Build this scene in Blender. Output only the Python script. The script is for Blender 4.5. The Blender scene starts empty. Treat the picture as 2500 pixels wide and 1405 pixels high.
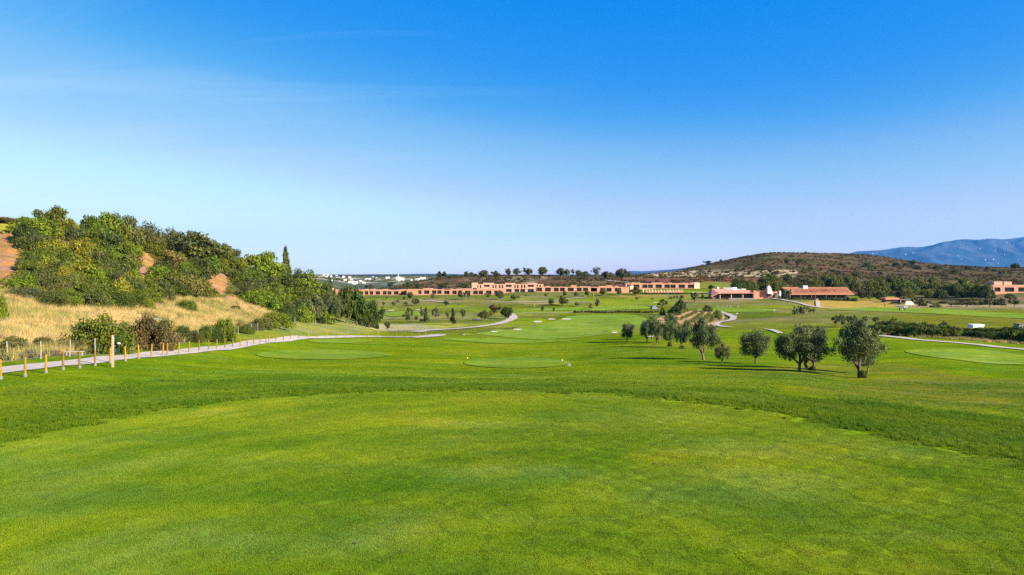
import bpy, math, random
import numpy as np
from mathutils import Vector, Matrix

random.seed(7)
rng = np.random.default_rng(11)
R = math.radians
SC = bpy.context.scene
COL = SC.collection

# ------------------------------------------------------------------ camera, sky, sun, exposure
EYE = 20.0                       # height of the camera above the zero level
F, CX, HOR = 1667.0, 1250.0, 672.0
cam_d = bpy.data.cameras.new('camera')
cam_d.sensor_width = 36.0
cam_d.lens = 36.0 * F / 2500.0
cam_d.shift_y = -(702.5 - HOR) / 2500.0
cam_d.clip_start = 0.5
cam_d.clip_end = 60000.0
cam = bpy.data.objects.new('camera', cam_d)
COL.objects.link(cam)
cam.location = (0, 0, EYE)
cam.rotation_euler = (R(90), 0, 0)
SC.camera = cam

SUN_EL, SUN_AZ = 25.0, 119.0     # azimuth clockwise from the view direction
world = bpy.data.worlds.new('World')
SC.world = world
world.use_nodes = True
wn, wl = world.node_tree.nodes, world.node_tree.links
wn.clear()
w_out = wn.new('ShaderNodeOutputWorld')
w_bg = wn.new('ShaderNodeBackground')
w_bg.inputs['Strength'].default_value = 0.084
sky = wn.new('ShaderNodeTexSky')
sky.sky_type = 'NISHITA'
sky.sun_disc = False
sky.sun_elevation = R(SUN_EL)
sky.sun_rotation = R(SUN_AZ)
sky.altitude = 0.0
sky.air_density = 1.0
sky.dust_density = 0.3
sky.ozone_density = 2.5
# the photograph's deep contrasty blue: a tone curve on the whole sky
w_dn = wn.new('ShaderNodeVectorMath'); w_dn.operation = 'SCALE'; w_dn.inputs['Scale'].default_value = 0.09
w_cv = wn.new('ShaderNodeRGBCurve')
def setcurve(c, pts):
    for k, (x, y) in enumerate(pts):
        if k < 2: c.points[k].location = (x, y)
        else: c.points.new(x, y)
m_ = w_cv.mapping
setcurve(m_.curves[0], [(0, 0), (1, 0.45), (0.085, 0.0), (0.115, 0.003), (0.155, 0.022), (0.20, 0.088), (0.26, 0.160), (0.32, 0.226), (0.40, 0.285), (0.5, 0.35)])
setcurve(m_.curves[1], [(0, 0), (1, 0.47), (0.184, 0.102), (0.24, 0.130), (0.285, 0.170), (0.33, 0.218), (0.451, 0.303), (0.50, 0.358), (0.55, 0.400)])
setcurve(m_.curves[2], [(0, 0), (1, 0.47), (0.30, 0.345), (0.36, 0.350), (0.45, 0.358), (0.52, 0.375), (0.65, 0.40)])
m_.update()
w_hsv = wn.new('ShaderNodeVectorMath'); w_hsv.operation = 'SCALE'; w_hsv.inputs['Scale'].default_value = 1/0.09
wl.new(sky.outputs[0], w_dn.inputs[0]); wl.new(w_dn.outputs[0], w_cv.inputs['Color']); wl.new(w_cv.outputs[0], w_hsv.inputs[0])
# thin cirrus: noise on the direction vector, stretched along the drift of the streaks
w_tc = wn.new('ShaderNodeTexCoord')
w_sep = wn.new('ShaderNodeSeparateXYZ')
wl.new(w_tc.outputs['Generated'], w_sep.inputs[0])
def wmath(op, a, b=None, c=None):
    n = wn.new('ShaderNodeMath'); n.operation = op
    for i, v in enumerate((a, b, c)):
        if v is None: continue
        if isinstance(v, (int, float)): n.inputs[i].default_value = v
        else: wl.new(v, n.inputs[i])
    return n.outputs[0]
zz = wmath('MAXIMUM', w_sep.outputs[2], 0.03)
px_ = wmath('DIVIDE', w_sep.outputs[0], wmath('ADD', zz, 0.12))
py_ = wmath('DIVIDE', w_sep.outputs[1], wmath('ADD', zz, 0.12))
w_cmb = wn.new('ShaderNodeCombineXYZ')
wl.new(px_, w_cmb.inputs[0]); wl.new(py_, w_cmb.inputs[1])
w_map = wn.new('ShaderNodeMapping')
w_map.inputs['Rotation'].default_value = (0, 0, R(-58))
w_map.inputs['Scale'].default_value = (0.22, 1.0, 1)
w_map.inputs['Location'].default_value = (0.35, 0.9, 0)
wl.new(w_cmb.outputs[0], w_map.inputs['Vector'])
w_no = wn.new('ShaderNodeTexNoise')
w_no.inputs['Scale'].default_value = 2.3
w_no.inputs['Detail'].default_value = 7
w_no.inputs['Roughness'].default_value = 0.62
w_no.inputs['Distortion'].default_value = 0.9
wl.new(w_map.outputs[0], w_no.inputs['Vector'])
w_r = wn.new('ShaderNodeMapRange')
w_r.inputs['From Min'].default_value = 0.50
w_r.inputs['From Max'].default_value = 0.80
w_r.inputs['To Max'].default_value = 0.3
wl.new(w_no.outputs['Fac'], w_r.inputs['Value'])
w_side = wn.new('ShaderNodeMapRange')       # the cirrus bank lies to the left of the view
w_side.inputs['From Min'].default_value = 0.12
w_side.inputs['From Max'].default_value = -0.55
wl.new(w_sep.outputs[0], w_side.inputs['Value'])
cirrus = wmath('MULTIPLY', w_r.outputs[0], w_side.outputs[0])
w_mix = wn.new('ShaderNodeMix'); w_mix.data_type = 'RGBA'
wl.new(cirrus, w_mix.inputs['Factor'])
wl.new(w_hsv.outputs[0], w_mix.inputs['A'])
w_mix.inputs['B'].default_value = (3.2, 3.9, 4.6, 1)
wl.new(w_mix.outputs['Result'], w_bg.inputs['Color'])
wl.new(w_bg.outputs[0], w_out.inputs['Surface'])

sun_d = bpy.data.lights.new('sun', 'SUN')
sun_d.energy = 5.0
sun_d.angle = R(0.5)
sun_d.color = (1.0, 0.93, 0.80)
sun = bpy.data.objects.new('sun', sun_d)
COL.objects.link(sun)
sdir = Vector((math.sin(R(SUN_AZ)) * math.cos(R(SUN_EL)), math.cos(R(SUN_AZ)) * math.cos(R(SUN_EL)), math.sin(R(SUN_EL))))
sun.rotation_euler = sdir.to_track_quat('Z', 'Y').to_euler()
sun.location = (60, -30, 80)

SC.view_settings.view_transform = 'Standard'
SC.view_settings.look = 'None'
SC.view_settings.exposure = 1.4
SC.view_settings.gamma = 1.0
SC.view_settings.use_curve_mapping = False
SC.cycles.max_bounces = 6
SC.cycles.transparent_max_bounces = 8
SC.cycles.volume_bounces = 0
SC.cycles.use_denoising = False

# ------------------------------------------------------------------ helpers
def tag(o, label=None, cat=None, group=None, kind=None):
    if label: o['label'] = label
    if cat: o['category'] = cat
    if group: o['group'] = group
    if kind: o['kind'] = kind
    return o

def empty(name, loc, rz=0.0):
    o = bpy.data.objects.new(name, None)
    o.empty_display_size = 0.2
    COL.objects.link(o)
    o.location = loc
    o.rotation_euler = (0, 0, rz)
    return o

def link(name, me, parent=None, mat=None):
    o = bpy.data.objects.new(name, me)
    COL.objects.link(o)
    if parent is not None: o.parent = parent
    if mat is not None and not me.materials: me.materials.append(mat)
    return o

def npmesh(name, V, Fc, mat=None, smooth=False, col=None, colname='var'):
    me = bpy.data.meshes.new(name)
    V = np.asarray(V, dtype=np.float32); Fc = np.asarray(Fc, dtype=np.int32)
    k = Fc.shape[1]
    me.vertices.add(len(V)); me.vertices.foreach_set('co', V.ravel())
    me.loops.add(Fc.size); me.loops.foreach_set('vertex_index', Fc.ravel())
    me.polygons.add(len(Fc))
    me.polygons.foreach_set('loop_start', np.arange(0, Fc.size, k, dtype=np.int32))
    me.polygons.foreach_set('use_smooth', np.full(len(Fc), smooth))
    me.update(calc_edges=True)
    if col is not None:
        a = me.color_attributes.new(colname, 'FLOAT_COLOR', 'POINT')
        c = np.ones((len(V), 4), dtype=np.float32); c[:, :col.shape[1]] = col
        a.data.foreach_set('color', c.ravel())
    if mat: me.materials.append(mat)
    return me

class MB:
    """collects boxes, tubes and polygons into one mesh"""
    def __init__(s): s.v = []; s.f = []
    def box(s, a, b):
        x0, y0, z0 = a; x1, y1, z1 = b
        i = len(s.v)
        s.v += [(x0,y0,z0),(x1,y0,z0),(x1,y1,z0),(x0,y1,z0),(x0,y0,z1),(x1,y0,z1),(x1,y1,z1),(x0,y1,z1)]
        s.f += [(i,i+3,i+2,i+1),(i+4,i+5,i+6,i+7),(i,i+1,i+5,i+4),(i+1,i+2,i+6,i+5),(i+2,i+3,i+7,i+6),(i+3,i,i+4,i+7)]
        return s
    def tube(s, pts, rads, n=6, cap=True):
        base = len(s.v); P = [Vector(p) for p in pts]
        for k, p in enumerate(P):
            t = (P[min(k+1, len(P)-1)] - P[max(k-1, 0)])
            t = t.normalized() if t.length > 1e-9 else Vector((0,0,1))
            a = t.cross(Vector((0.3, 0.9, 0.1))).normalized(); b = t.cross(a)
            for j in range(n):
                th = 2*math.pi*j/n
                q = p + (a*math.cos(th) + b*math.sin(th))*rads[k]
                s.v.append(tuple(q))
        for k in range(len(P)-1):
            for j in range(n):
                a0 = base+k*n+j; a1 = base+k*n+(j+1) % n
                s.f.append((a0, a1, a1+n, a0+n))
        if cap:
            s.f.append(tuple(base+(len(P)-1)*n+j for j in range(n)))
            s.f.append(tuple(base+j for j in reversed(range(n))))
        return s
    def poly(s, pts, y0, y1):
        """prism: outline in x,z pushed from y0 to y1"""
        i = len(s.v); n = len(pts)
        s.v += [(x, y0, z) for x, z in pts] + [(x, y1, z) for x, z in pts]
        s.f.append(tuple(range(i, i+n))); s.f.append(tuple(reversed(range(i+n, i+2*n))))
        for j in range(n):
            k = (j+1) % n
            s.f.append((i+k, i+j, i+n+j, i+n+k))
        return s
    def mesh(s, name, mat=None, smooth=False):
        me = bpy.data.meshes.new(name); me.from_pydata(s.v, [], s.f); me.update()
        if smooth: me.polygons.foreach_set('use_smooth', [True]*len(me.polygons))
        if mat: me.materials.append(mat)
        return me
    def build(s, name, mat, parent=None, smooth=False):
        return link(name, s.mesh(name, mat, smooth), parent)

def _hash(ix, iy, seed):
    h = (ix.astype(np.int64)*374761393 + iy.astype(np.int64)*668265263 + seed*1442695041) & 0xffffffff
    h = ((h ^ (h >> 13))*1274126177) & 0xffffffff
    return ((h ^ (h >> 16)) & 0xffffff)/float(0xffffff)
def vnoise(x, y, seed=0):
    ix = np.floor(x); iy = np.floor(y); fx = x-ix; fy = y-iy
    fx = fx*fx*(3-2*fx); fy = fy*fy*(3-2*fy)
    a = _hash(ix, iy, seed); b = _hash(ix+1, iy, seed); c = _hash(ix, iy+1, seed); d = _hash(ix+1, iy+1, seed)
    return (a*(1-fx)+b*fx)*(1-fy)+(c*(1-fx)+d*fx)*fy
def fbm(x, y, scale, seed=0, oc=4):
    x = np.asarray(x, float)/scale; y = np.asarray(y, float)/scale
    s = 0; a = 1.0; t = 0
    for o in range(oc):
        s = s + a*vnoise(x, y, seed+o*17); t += a
        x = x*2.03+11.3; y = y*2.01+5.7; a *= 0.5
    return s/t
def sstep(a, b, x):
    t = np.clip((x-a)/(b-a+1e-12), 0, 1)
    return t*t*(3-2*t)

ONES = 'zeroth first second third fourth fifth sixth seventh eighth ninth tenth eleventh twelfth thirteenth fourteenth fifteenth sixteenth seventeenth eighteenth nineteenth'.split()
TENS = {2: 'twenty', 3: 'thirty', 4: 'forty', 5: 'fifty', 6: 'sixty', 7: 'seventy', 8: 'eighty', 9: 'ninety'}
def nth(n):
    if n < 20: return ONES[n]
    if n % 10 == 0: return TENS[n//10][:-1]+'ieth'
    return TENS[n//10]+'-'+ONES[n % 10]

# ------------------------------------------------------------------ materials
def mat_new(name):
    m = bpy.data.materials.new(name); m.use_nodes = True
    nt = m.node_tree; b = nt.nodes['Principled BSDF']
    b.inputs['Roughness'].default_value = 0.9
    b.inputs['Specular IOR Level'].default_value = 0.15
    return m, nt, b
def N(nt, t, **kw):
    n = nt.nodes.new(t)
    for k, v in kw.items():
        if hasattr(n, k): setattr(n, k, v)
    return n
def noise_node(nt, vec, scale, detail=4, rough=0.55, dist=0.0):
    n = nt.nodes.new('ShaderNodeTexNoise')
    n.inputs['Scale'].default_value = scale; n.inputs['Detail'].default_value = detail
    n.inputs['Roughness'].default_value = rough; n.inputs['Distortion'].default_value = dist
    nt.links.new(vec, n.inputs['Vector'])
    return n.outputs['Fac']
def mrange(nt, v, a, b, c, d):
    n = nt.nodes.new('ShaderNodeMapRange')
    for k, x in zip(('From Min', 'From Max', 'To Min', 'To Max'), (a, b, c, d)): n.inputs[k].default_value = x
    nt.links.new(v, n.inputs['Value'])
    return n.outputs[0]
def mixc(nt, f, a, b, mode='MIX'):
    n = nt.nodes.new('ShaderNodeMix'); n.data_type = 'RGBA'; n.blend_type = mode
    for key, v in (('Factor', f), ('A', a), ('B', b)):
        if isinstance(v, (int, float)): n.inputs[key].default_value = v
        elif isinstance(v, tuple): n.inputs[key].default_value = (*v, 1) if len(v) == 3 else v
        else: nt.links.new(v, n.inputs[key])
    return n.outputs['Result']
def mul(nt, a, b):
    n = nt.nodes.new('ShaderNodeMath'); n.operation = 'MULTIPLY'
    for i, v in enumerate((a, b)):
        if isinstance(v, (int, float)): n.inputs[i].default_value = v
        else: nt.links.new(v, n.inputs[i])
    return n.outputs[0]

def simple_mat(name, c, rough=0.85, var=0.25, scale=3.0, bump=0.0, spec=0.2, metallic=0.0):
    m, nt, b = mat_new(name)
    tc = N(nt, 'ShaderNodeTexCoord')
    f = noise_node(nt, tc.outputs['Object'], scale, 6, 0.6)
    lo = tuple(x*(1-var) for x in c); hi = tuple(min(1, x*(1+var)) for x in c)
    nt.links.new(mixc(nt, mrange(nt, f, 0.3, 0.7, 0, 1), lo, hi), b.inputs['Base Color'])
    b.inputs['Roughness'].default_value = rough
    b.inputs['Specular IOR Level'].default_value = spec
    b.inputs['Metallic'].default_value = metallic
    if bump:
        bp = N(nt, 'ShaderNodeBump'); bp.inputs['Distance'].default_value = bump
        nt.links.new(f, bp.inputs['Height']); nt.links.new(bp.outputs[0], b.inputs['Normal'])
    return m

def grass_tint(nt, pos):
    """slow and quick colour changes of turf by place, shared by the ground and the blades on it"""
    mp = N(nt, 'ShaderNodeMapping'); mp.inputs['Scale'].default_value = (0.42, 1.0, 1.0)
    mp.inputs['Rotation'].default_value = (0, 0, R(-12))
    nt.links.new(pos, mp.inputs['Vector'])
    a = mrange(nt, noise_node(nt, mp.outputs[0], 0.16, 4, 0.62, 0.8), 0.38, 0.62, 0, 1)
    b = mrange(nt, noise_node(nt, pos, 0.6, 5, 0.65, 0.5), 0.36, 0.64, 0, 1)
    c = mrange(nt, noise_node(nt, pos, 0.21, 3, 0.5, 0.4), 0.50, 0.66, 0, 1)
    e = mrange(nt, noise_node(nt, mp.outputs[0], 0.33, 4, 0.6, 0.3), 0.50, 0.66, 0, 1)
    col = mixc(nt, a, (0.60, 0.80, 0.8), (1.06, 1.04, 0.95))
    col = mixc(nt, 1.0, col, mixc(nt, b, (0.80, 0.88, 1.0), (1.10, 1.05, 0.9)), 'MULTIPLY')
    col = mixc(nt, mul(nt, c, 0.45), col, mixc(nt, 1.0, col, (1.28, 1.02, 1.3), 'MULTIPLY'))
    return mixc(nt, mul(nt, e, 0.6), col, mixc(nt, 1.0, col, (1.22, 1.16, 4.0), 'MULTIPLY'))

def mow_arcs(nt, pos):
    """faint arcs left by mowing round the tee, with worn streaks along them"""
    sp = N(nt, 'ShaderNodeSeparateXYZ'); nt.links.new(pos, sp.inputs[0])
    def m(op, a, b=0.0):
        n = nt.nodes.new('ShaderNodeMath'); n.operation = op
        for i, v in enumerate((a, b)):
            if isinstance(v, (int, float)): n.inputs[i].default_value = v
            else: nt.links.new(v, n.inputs[i])
        return n.outputs[0]
    x = m('MULTIPLY', sp.outputs[0], 0.057); y = m('MULTIPLY', m('SUBTRACT', sp.outputs[1], 7.0), 0.0395)
    r = m('SQRT', m('ADD', m('MULTIPLY', x, x), m('MULTIPLY', y, y)))
    a = m('ARCTAN2', y, x)
    cb = N(nt, 'ShaderNodeCombineXYZ'); nt.links.new(m('MULTIPLY', r, 9.0), cb.inputs[0]); nt.links.new(m('MULTIPLY', a, 1.1), cb.inputs[1])
    f = mrange(nt, noise_node(nt, cb.outputs[0], 1.6, 4, 0.62, 0.35), 0.36, 0.64, 0, 1)
    col = mixc(nt, f, (0.76, 0.86, 0.8), (1.16, 1.10, 1.4))
    sc = mrange(nt, noise_node(nt, cb.outputs[0], 4.5, 5, 0.7, 0.2), 0.62, 0.74, 0, 0.5)
    return mixc(nt, sc, col, mixc(nt, 1.0, col, (1.45, 1.25, 5.0), 'MULTIPLY'))

def ground_material(name, fine=True):
    m, nt, b = mat_new(name)
    geo = N(nt, 'ShaderNodeNewGeometry'); pos = geo.outputs['Position']
    at_ = N(nt, 'ShaderNodeVertexColor'); at_.layer_name = 'tint'
    base = at_.outputs['Color']
    col = mixc(nt, 1.0, base, grass_tint(nt, pos), 'MULTIPLY')
    n1 = noise_node(nt, pos, 7.0, 5, 0.75)
    n2 = noise_node(nt, pos, 1.3, 6, 0.7)
    col = mixc(nt, 1.0, col, mixc(nt, mrange(nt, n1, 0.3, 0.7, 0, 1), (0.6, 0.62, 0.6), (1.35, 1.33, 1.3)), 'MULTIPLY')
    col = mixc(nt, 1.0, col, mixc(nt, mrange(nt, n2, 0.32, 0.68, 0, 1), (0.74, 0.78, 0.75), (1.22, 1.18, 1.2)), 'MULTIPLY')
    nt.links.new(col, b.inputs['Base Color'])
    bp = N(nt, 'ShaderNodeBump'); bp.inputs['Strength'].default_value = 0.8; bp.inputs['Distance'].default_value = 0.12
    nt.links.new(n1, bp.inputs['Height']); nt.links.new(bp.outputs[0], b.inputs['Normal'])
    b.inputs['Roughness'].default_value = 1.0; b.inputs['Specular IOR Level'].default_value = 0.0
    return m

def turf_material(name, c, fs=60.0, bump=0.02, arcs=False):
    m, nt, b = mat_new(name)
    geo = N(nt, 'ShaderNodeNewGeometry'); pos = geo.outputs['Position']
    col = mixc(nt, 1.0, c, grass_tint(nt, pos), 'MULTIPLY')
    if arcs: col = mixc(nt, 1.0, col, mow_arcs(nt, pos), 'MULTIPLY')
    n1 = noise_node(nt, pos, fs, 4, 0.8)
    n2 = noise_node(nt, pos, fs*0.18, 5, 0.7)
    col = mixc(nt, 1.0, col, mixc(nt, mrange(nt, n1, 0.3, 0.7, 0, 1), (0.55, 0.6, 0.5), (1.4, 1.36, 1.35)), 'MULTIPLY')
    col = mixc(nt, 1.0, col, mixc(nt, mrange(nt, n2, 0.32, 0.68, 0, 1), (0.78, 0.82, 0.8), (1.2, 1.16, 1.2)), 'MULTIPLY')
    nt.links.new(col, b.inputs['Base Color'])
    bp = N(nt, 'ShaderNodeBump'); bp.inputs['Strength'].default_value = 0.7; bp.inputs['Distance'].default_value = bump
    nt.links.new(n1, bp.inputs['Height']); nt.links.new(bp.outputs[0], b.inputs['Normal'])
    b.inputs['Roughness'].default_value = 1.0; b.inputs['Specular IOR Level'].default_value = 0.0
    return m

def straw_tint(nt, pos):
    a = mrange(nt, noise_node(nt, pos, 0.10, 5, 0.65, 0.5), 0.42, 0.60, 0, 1)
    b = mrange(nt, noise_node(nt, pos, 0.45, 4, 0.6), 0.40, 0.62, 0, 1)
    col = mixc(nt, a, (0.62, 0.72, 0.45), (1.12, 1.02, 0.98))
    return mixc(nt, 1.0, col, mixc(nt, b, (0.75, 0.76, 0.72), (1.12, 1.10, 1.10)), 'MULTIPLY')

def leaf_material(name, use_obj=True, c=(0.1, 0.15, 0.02), tint=False, trans=0.3, rough=0.6, spec=0.25):
    m, nt, b = mat_new(name)
    va = N(nt, 'ShaderNodeVertexColor'); va.layer_name = 'var'
    sp = N(nt, 'ShaderNodeSeparateColor'); nt.links.new(va.outputs['Color'], sp.inputs[0])
    if use_obj:
        oi = N(nt, 'ShaderNodeObjectInfo'); base = oi.outputs['Color']
    else: base = c
    if tint:
        geo = N(nt, 'ShaderNodeNewGeometry')
        base = mixc(nt, 1.0, base, (straw_tint if tint == 'straw' else grass_tint)(nt, geo.outputs['Position']), 'MULTIPLY')
        if tint == 'tee': base = mixc(nt, 1.0, base, mow_arcs(nt, geo.outputs['Position']), 'MULTIPLY')
    col = mixc(nt, sp.outputs[0], mixc(nt, 1.0, base, (0.55, 0.62, 0.7), 'MULTIPLY'), mixc(nt, 1.0, base, (1.5, 1.36, 1.0), 'MULTIPLY'))
    col = mixc(nt, sp.outputs[1], mixc(nt, 1.0, col, (0.72, 0.8, 0.95), 'MULTIPLY'), mixc(nt, 1.0, col, (1.32, 1.2, 0.95), 'MULTIPLY'))
    nt.links.new(col, b.inputs['Base Color'])
    b.inputs['Roughness'].default_value = rough; b.inputs['Specular IOR Level'].default_value = spec
    tr = N(nt, 'ShaderNodeBsdfTranslucent'); nt.links.new(col, tr.inputs['Color'])
    mx = N(nt, 'ShaderNodeMixShader'); mx.inputs[0].default_value = trans
    nt.links.new(b.outputs[0], mx.inputs[1]); nt.links.new(tr.outputs[0], mx.inputs[2])
    nt.links.new(mx.outputs[0], nt.nodes['Material Output'].inputs['Surface'])
    return m

M = {}
M['ground'] = ground_material('ground')
M['tee'] = turf_material('tee_turf', (0.160, 0.222, 0.009), 55.0, 0.015, True)
M['tee_far'] = turf_material('tee_turf_far', (0.182, 0.240, 0.018), 8.0, 0.02)
M['fairway'] = turf_material('fairway_turf', (0.200, 0.262, 0.024), 2.0, 0.03)
M['leaf'] = leaf_material('leaf')
M['blade'] = leaf_material('grass_blade', False, (0.184, 0.246, 0.010), 'tee', 0.3, 0.55, 0.15)
M['rough_blade'] = leaf_material('rough_blade', False, (0.142, 0.214, 0.007), True, 0.42, 0.55, 0.15)
M['straw'] = leaf_material('straw', False, (0.52, 0.41, 0.22), 'straw', 0.25, 0.8, 0.1)
M['scrub'] = leaf_material('scrub', False, (0.078, 0.064, 0.020), False, 0.2, 0.9, 0.05)
M['bark'] = simple_mat('bark', (0.115, 0.09, 0.065), 0.95, 0.45, 6, 0.05)
M['path'] = simple_mat('path_gravel', (0.42, 0.345, 0.285), 0.95, 0.16, 1.5, 0.02)
M['sand'] = simple_mat('bunker_sand', (0.52, 0.44, 0.29), 0.95, 0.2, 1.0)
M['soil'] = simple_mat('vineyard_soil', (0.42, 0.24, 0.09), 0.95, 0.35, 0.35, 0.1)
M['wood'] = simple_mat('bollard_wood', (0.30, 0.17, 0.02), 0.8, 0.3, 9, 0.01)
_m = M['wood']; _nt = _m.node_tree; _b = _nt.nodes['Principled BSDF']
_oi = N(_nt, 'ShaderNodeObjectInfo'); _src = _b.inputs['Base Color'].links[0].from_socket
_nt.links.new(mixc(_nt, 1.0, _src, mixc(_nt, _oi.outputs['Random'], (0.55, 0.6, 0.9), (1.1, 1.05, 0.9)), 'MULTIPLY'), _b.inputs['Base Color'])
M['greywood'] = simple_mat('weathered_wood', (0.30, 0.26, 0.20), 0.9, 0.3, 8, 0.01)
M['palepost'] = simple_mat('pale_post', (0.40, 0.25, 0.14), 0.85, 0.25, 8, 0.01)
M['concrete'] = simple_mat('concrete', (0.17, 0.165, 0.15), 0.9, 0.2, 5, 0.01)
M['wire'] = simple_mat('wire', (0.25, 0.26, 0.24), 0.5, 0.1, 5, 0, 0.5, 0.6)
M['terracotta'] = simple_mat('terracotta_render', (0.50, 0.235, 0.135), 0.9, 0.14, 0.5)
M['pink'] = simple_mat('pink_render', (0.56, 0.30, 0.20), 0.9, 0.12, 0.5)
M['cream'] = simple_mat('cream_render', (0.68, 0.52, 0.36), 0.9, 0.1, 0.5)
M['white'] = simple_mat('white_render', (0.78, 0.76, 0.72), 0.8, 0.06, 0.8)
M['roofwhite'] = simple_mat('flat_roof', (0.55, 0.5, 0.45), 0.9, 0.15, 0.6)
M['tile'] = simple_mat('clay_tile', (0.60, 0.255, 0.115), 0.9, 0.2, 2.5, 0.05)
M['redtile'] = simple_mat('red_clay_tile', (0.56, 0.22, 0.14), 0.9, 0.25, 1.2, 0.05)
M['glass'] = simple_mat('dark_glass', (0.012, 0.016, 0.026), 0.12, 0.3, 0.4, 0, 0.5)
M['frame'] = simple_mat('window_frame', (0.16, 0.10, 0.075), 0.6, 0.1, 2)
M['solar'] = simple_mat('solar_glass', (0.012, 0.016, 0.03), 0.45, 0.2, 1, 0, 0.25)
M['metal'] = simple_mat('grey_metal', (0.4, 0.42, 0.44), 0.5, 0.1, 2, 0, 0.5, 0.4)
M['dkgreen'] = simple_mat('dark_green_paint', (0.012, 0.06, 0.03), 0.5, 0.2, 3, 0, 0.4)
M['black'] = simple_mat('black_plastic', (0.015, 0.015, 0.018), 0.5, 0.2, 3, 0, 0.4)
M['yellow'] = simple_mat('yellow_paint', (0.75, 0.48, 0.02), 0.5, 0.1, 3, 0, 0.4)
M['red'] = simple_mat('red_paint', (0.6, 0.06, 0.02), 0.5, 0.1, 3, 0, 0.4)
M['stone'] = simple_mat('grey_stone', (0.25, 0.23, 0.21), 0.9, 0.3, 2, 0.05)
M['skin'] = simple_mat('skin', (0.45, 0.26, 0.18), 0.6, 0.08, 5)
M['cloth_blue'] = simple_mat('blue_cloth', (0.06, 0.09, 0.30), 0.9, 0.1, 5)
M['cloth_white'] = simple_mat('white_cloth', (0.75, 0.75, 0.75), 0.9, 0.05, 5)
M['cloth_dark'] = simple_mat('dark_cloth', (0.03, 0.03, 0.045), 0.9, 0.1, 5)

# ------------------------------------------------------------------ terrain
def pchip(x, Y, xi):
    x = np.asarray(x, float); Y = np.asarray(Y, float)
    if Y.ndim == 1: Y = Y[:, None]
    h = np.diff(x)[:, None]; dl = np.diff(Y, axis=0)/h
    d = np.zeros_like(Y)
    if len(x) > 2:
        w1 = 2*h[1:]+h[:-1]; w2 = h[1:]+2*h[:-1]
        same = dl[:-1]*dl[1:] > 0
        with np.errstate(divide='ignore', invalid='ignore'):
            hm = (w1+w2)/(w1/dl[:-1]+w2/dl[1:])
        d[1:-1] = np.where(same, hm, 0)
    d[0] = dl[0]; d[-1] = dl[-1]
    k = np.clip(np.searchsorted(x, xi)-1, 0, len(x)-2)
    hh = (x[k+1]-x[k])[:, None]; t = ((xi-x[k])/(x[k+1]-x[k]))[:, None]
    return ((1+2*t)*(1-t)**2)*Y[k] + t*(1-t)**2*hh*d[k] + t*t*(3-2*t)*Y[k+1] + t*t*(t-1)*hh*d[k+1]

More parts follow.
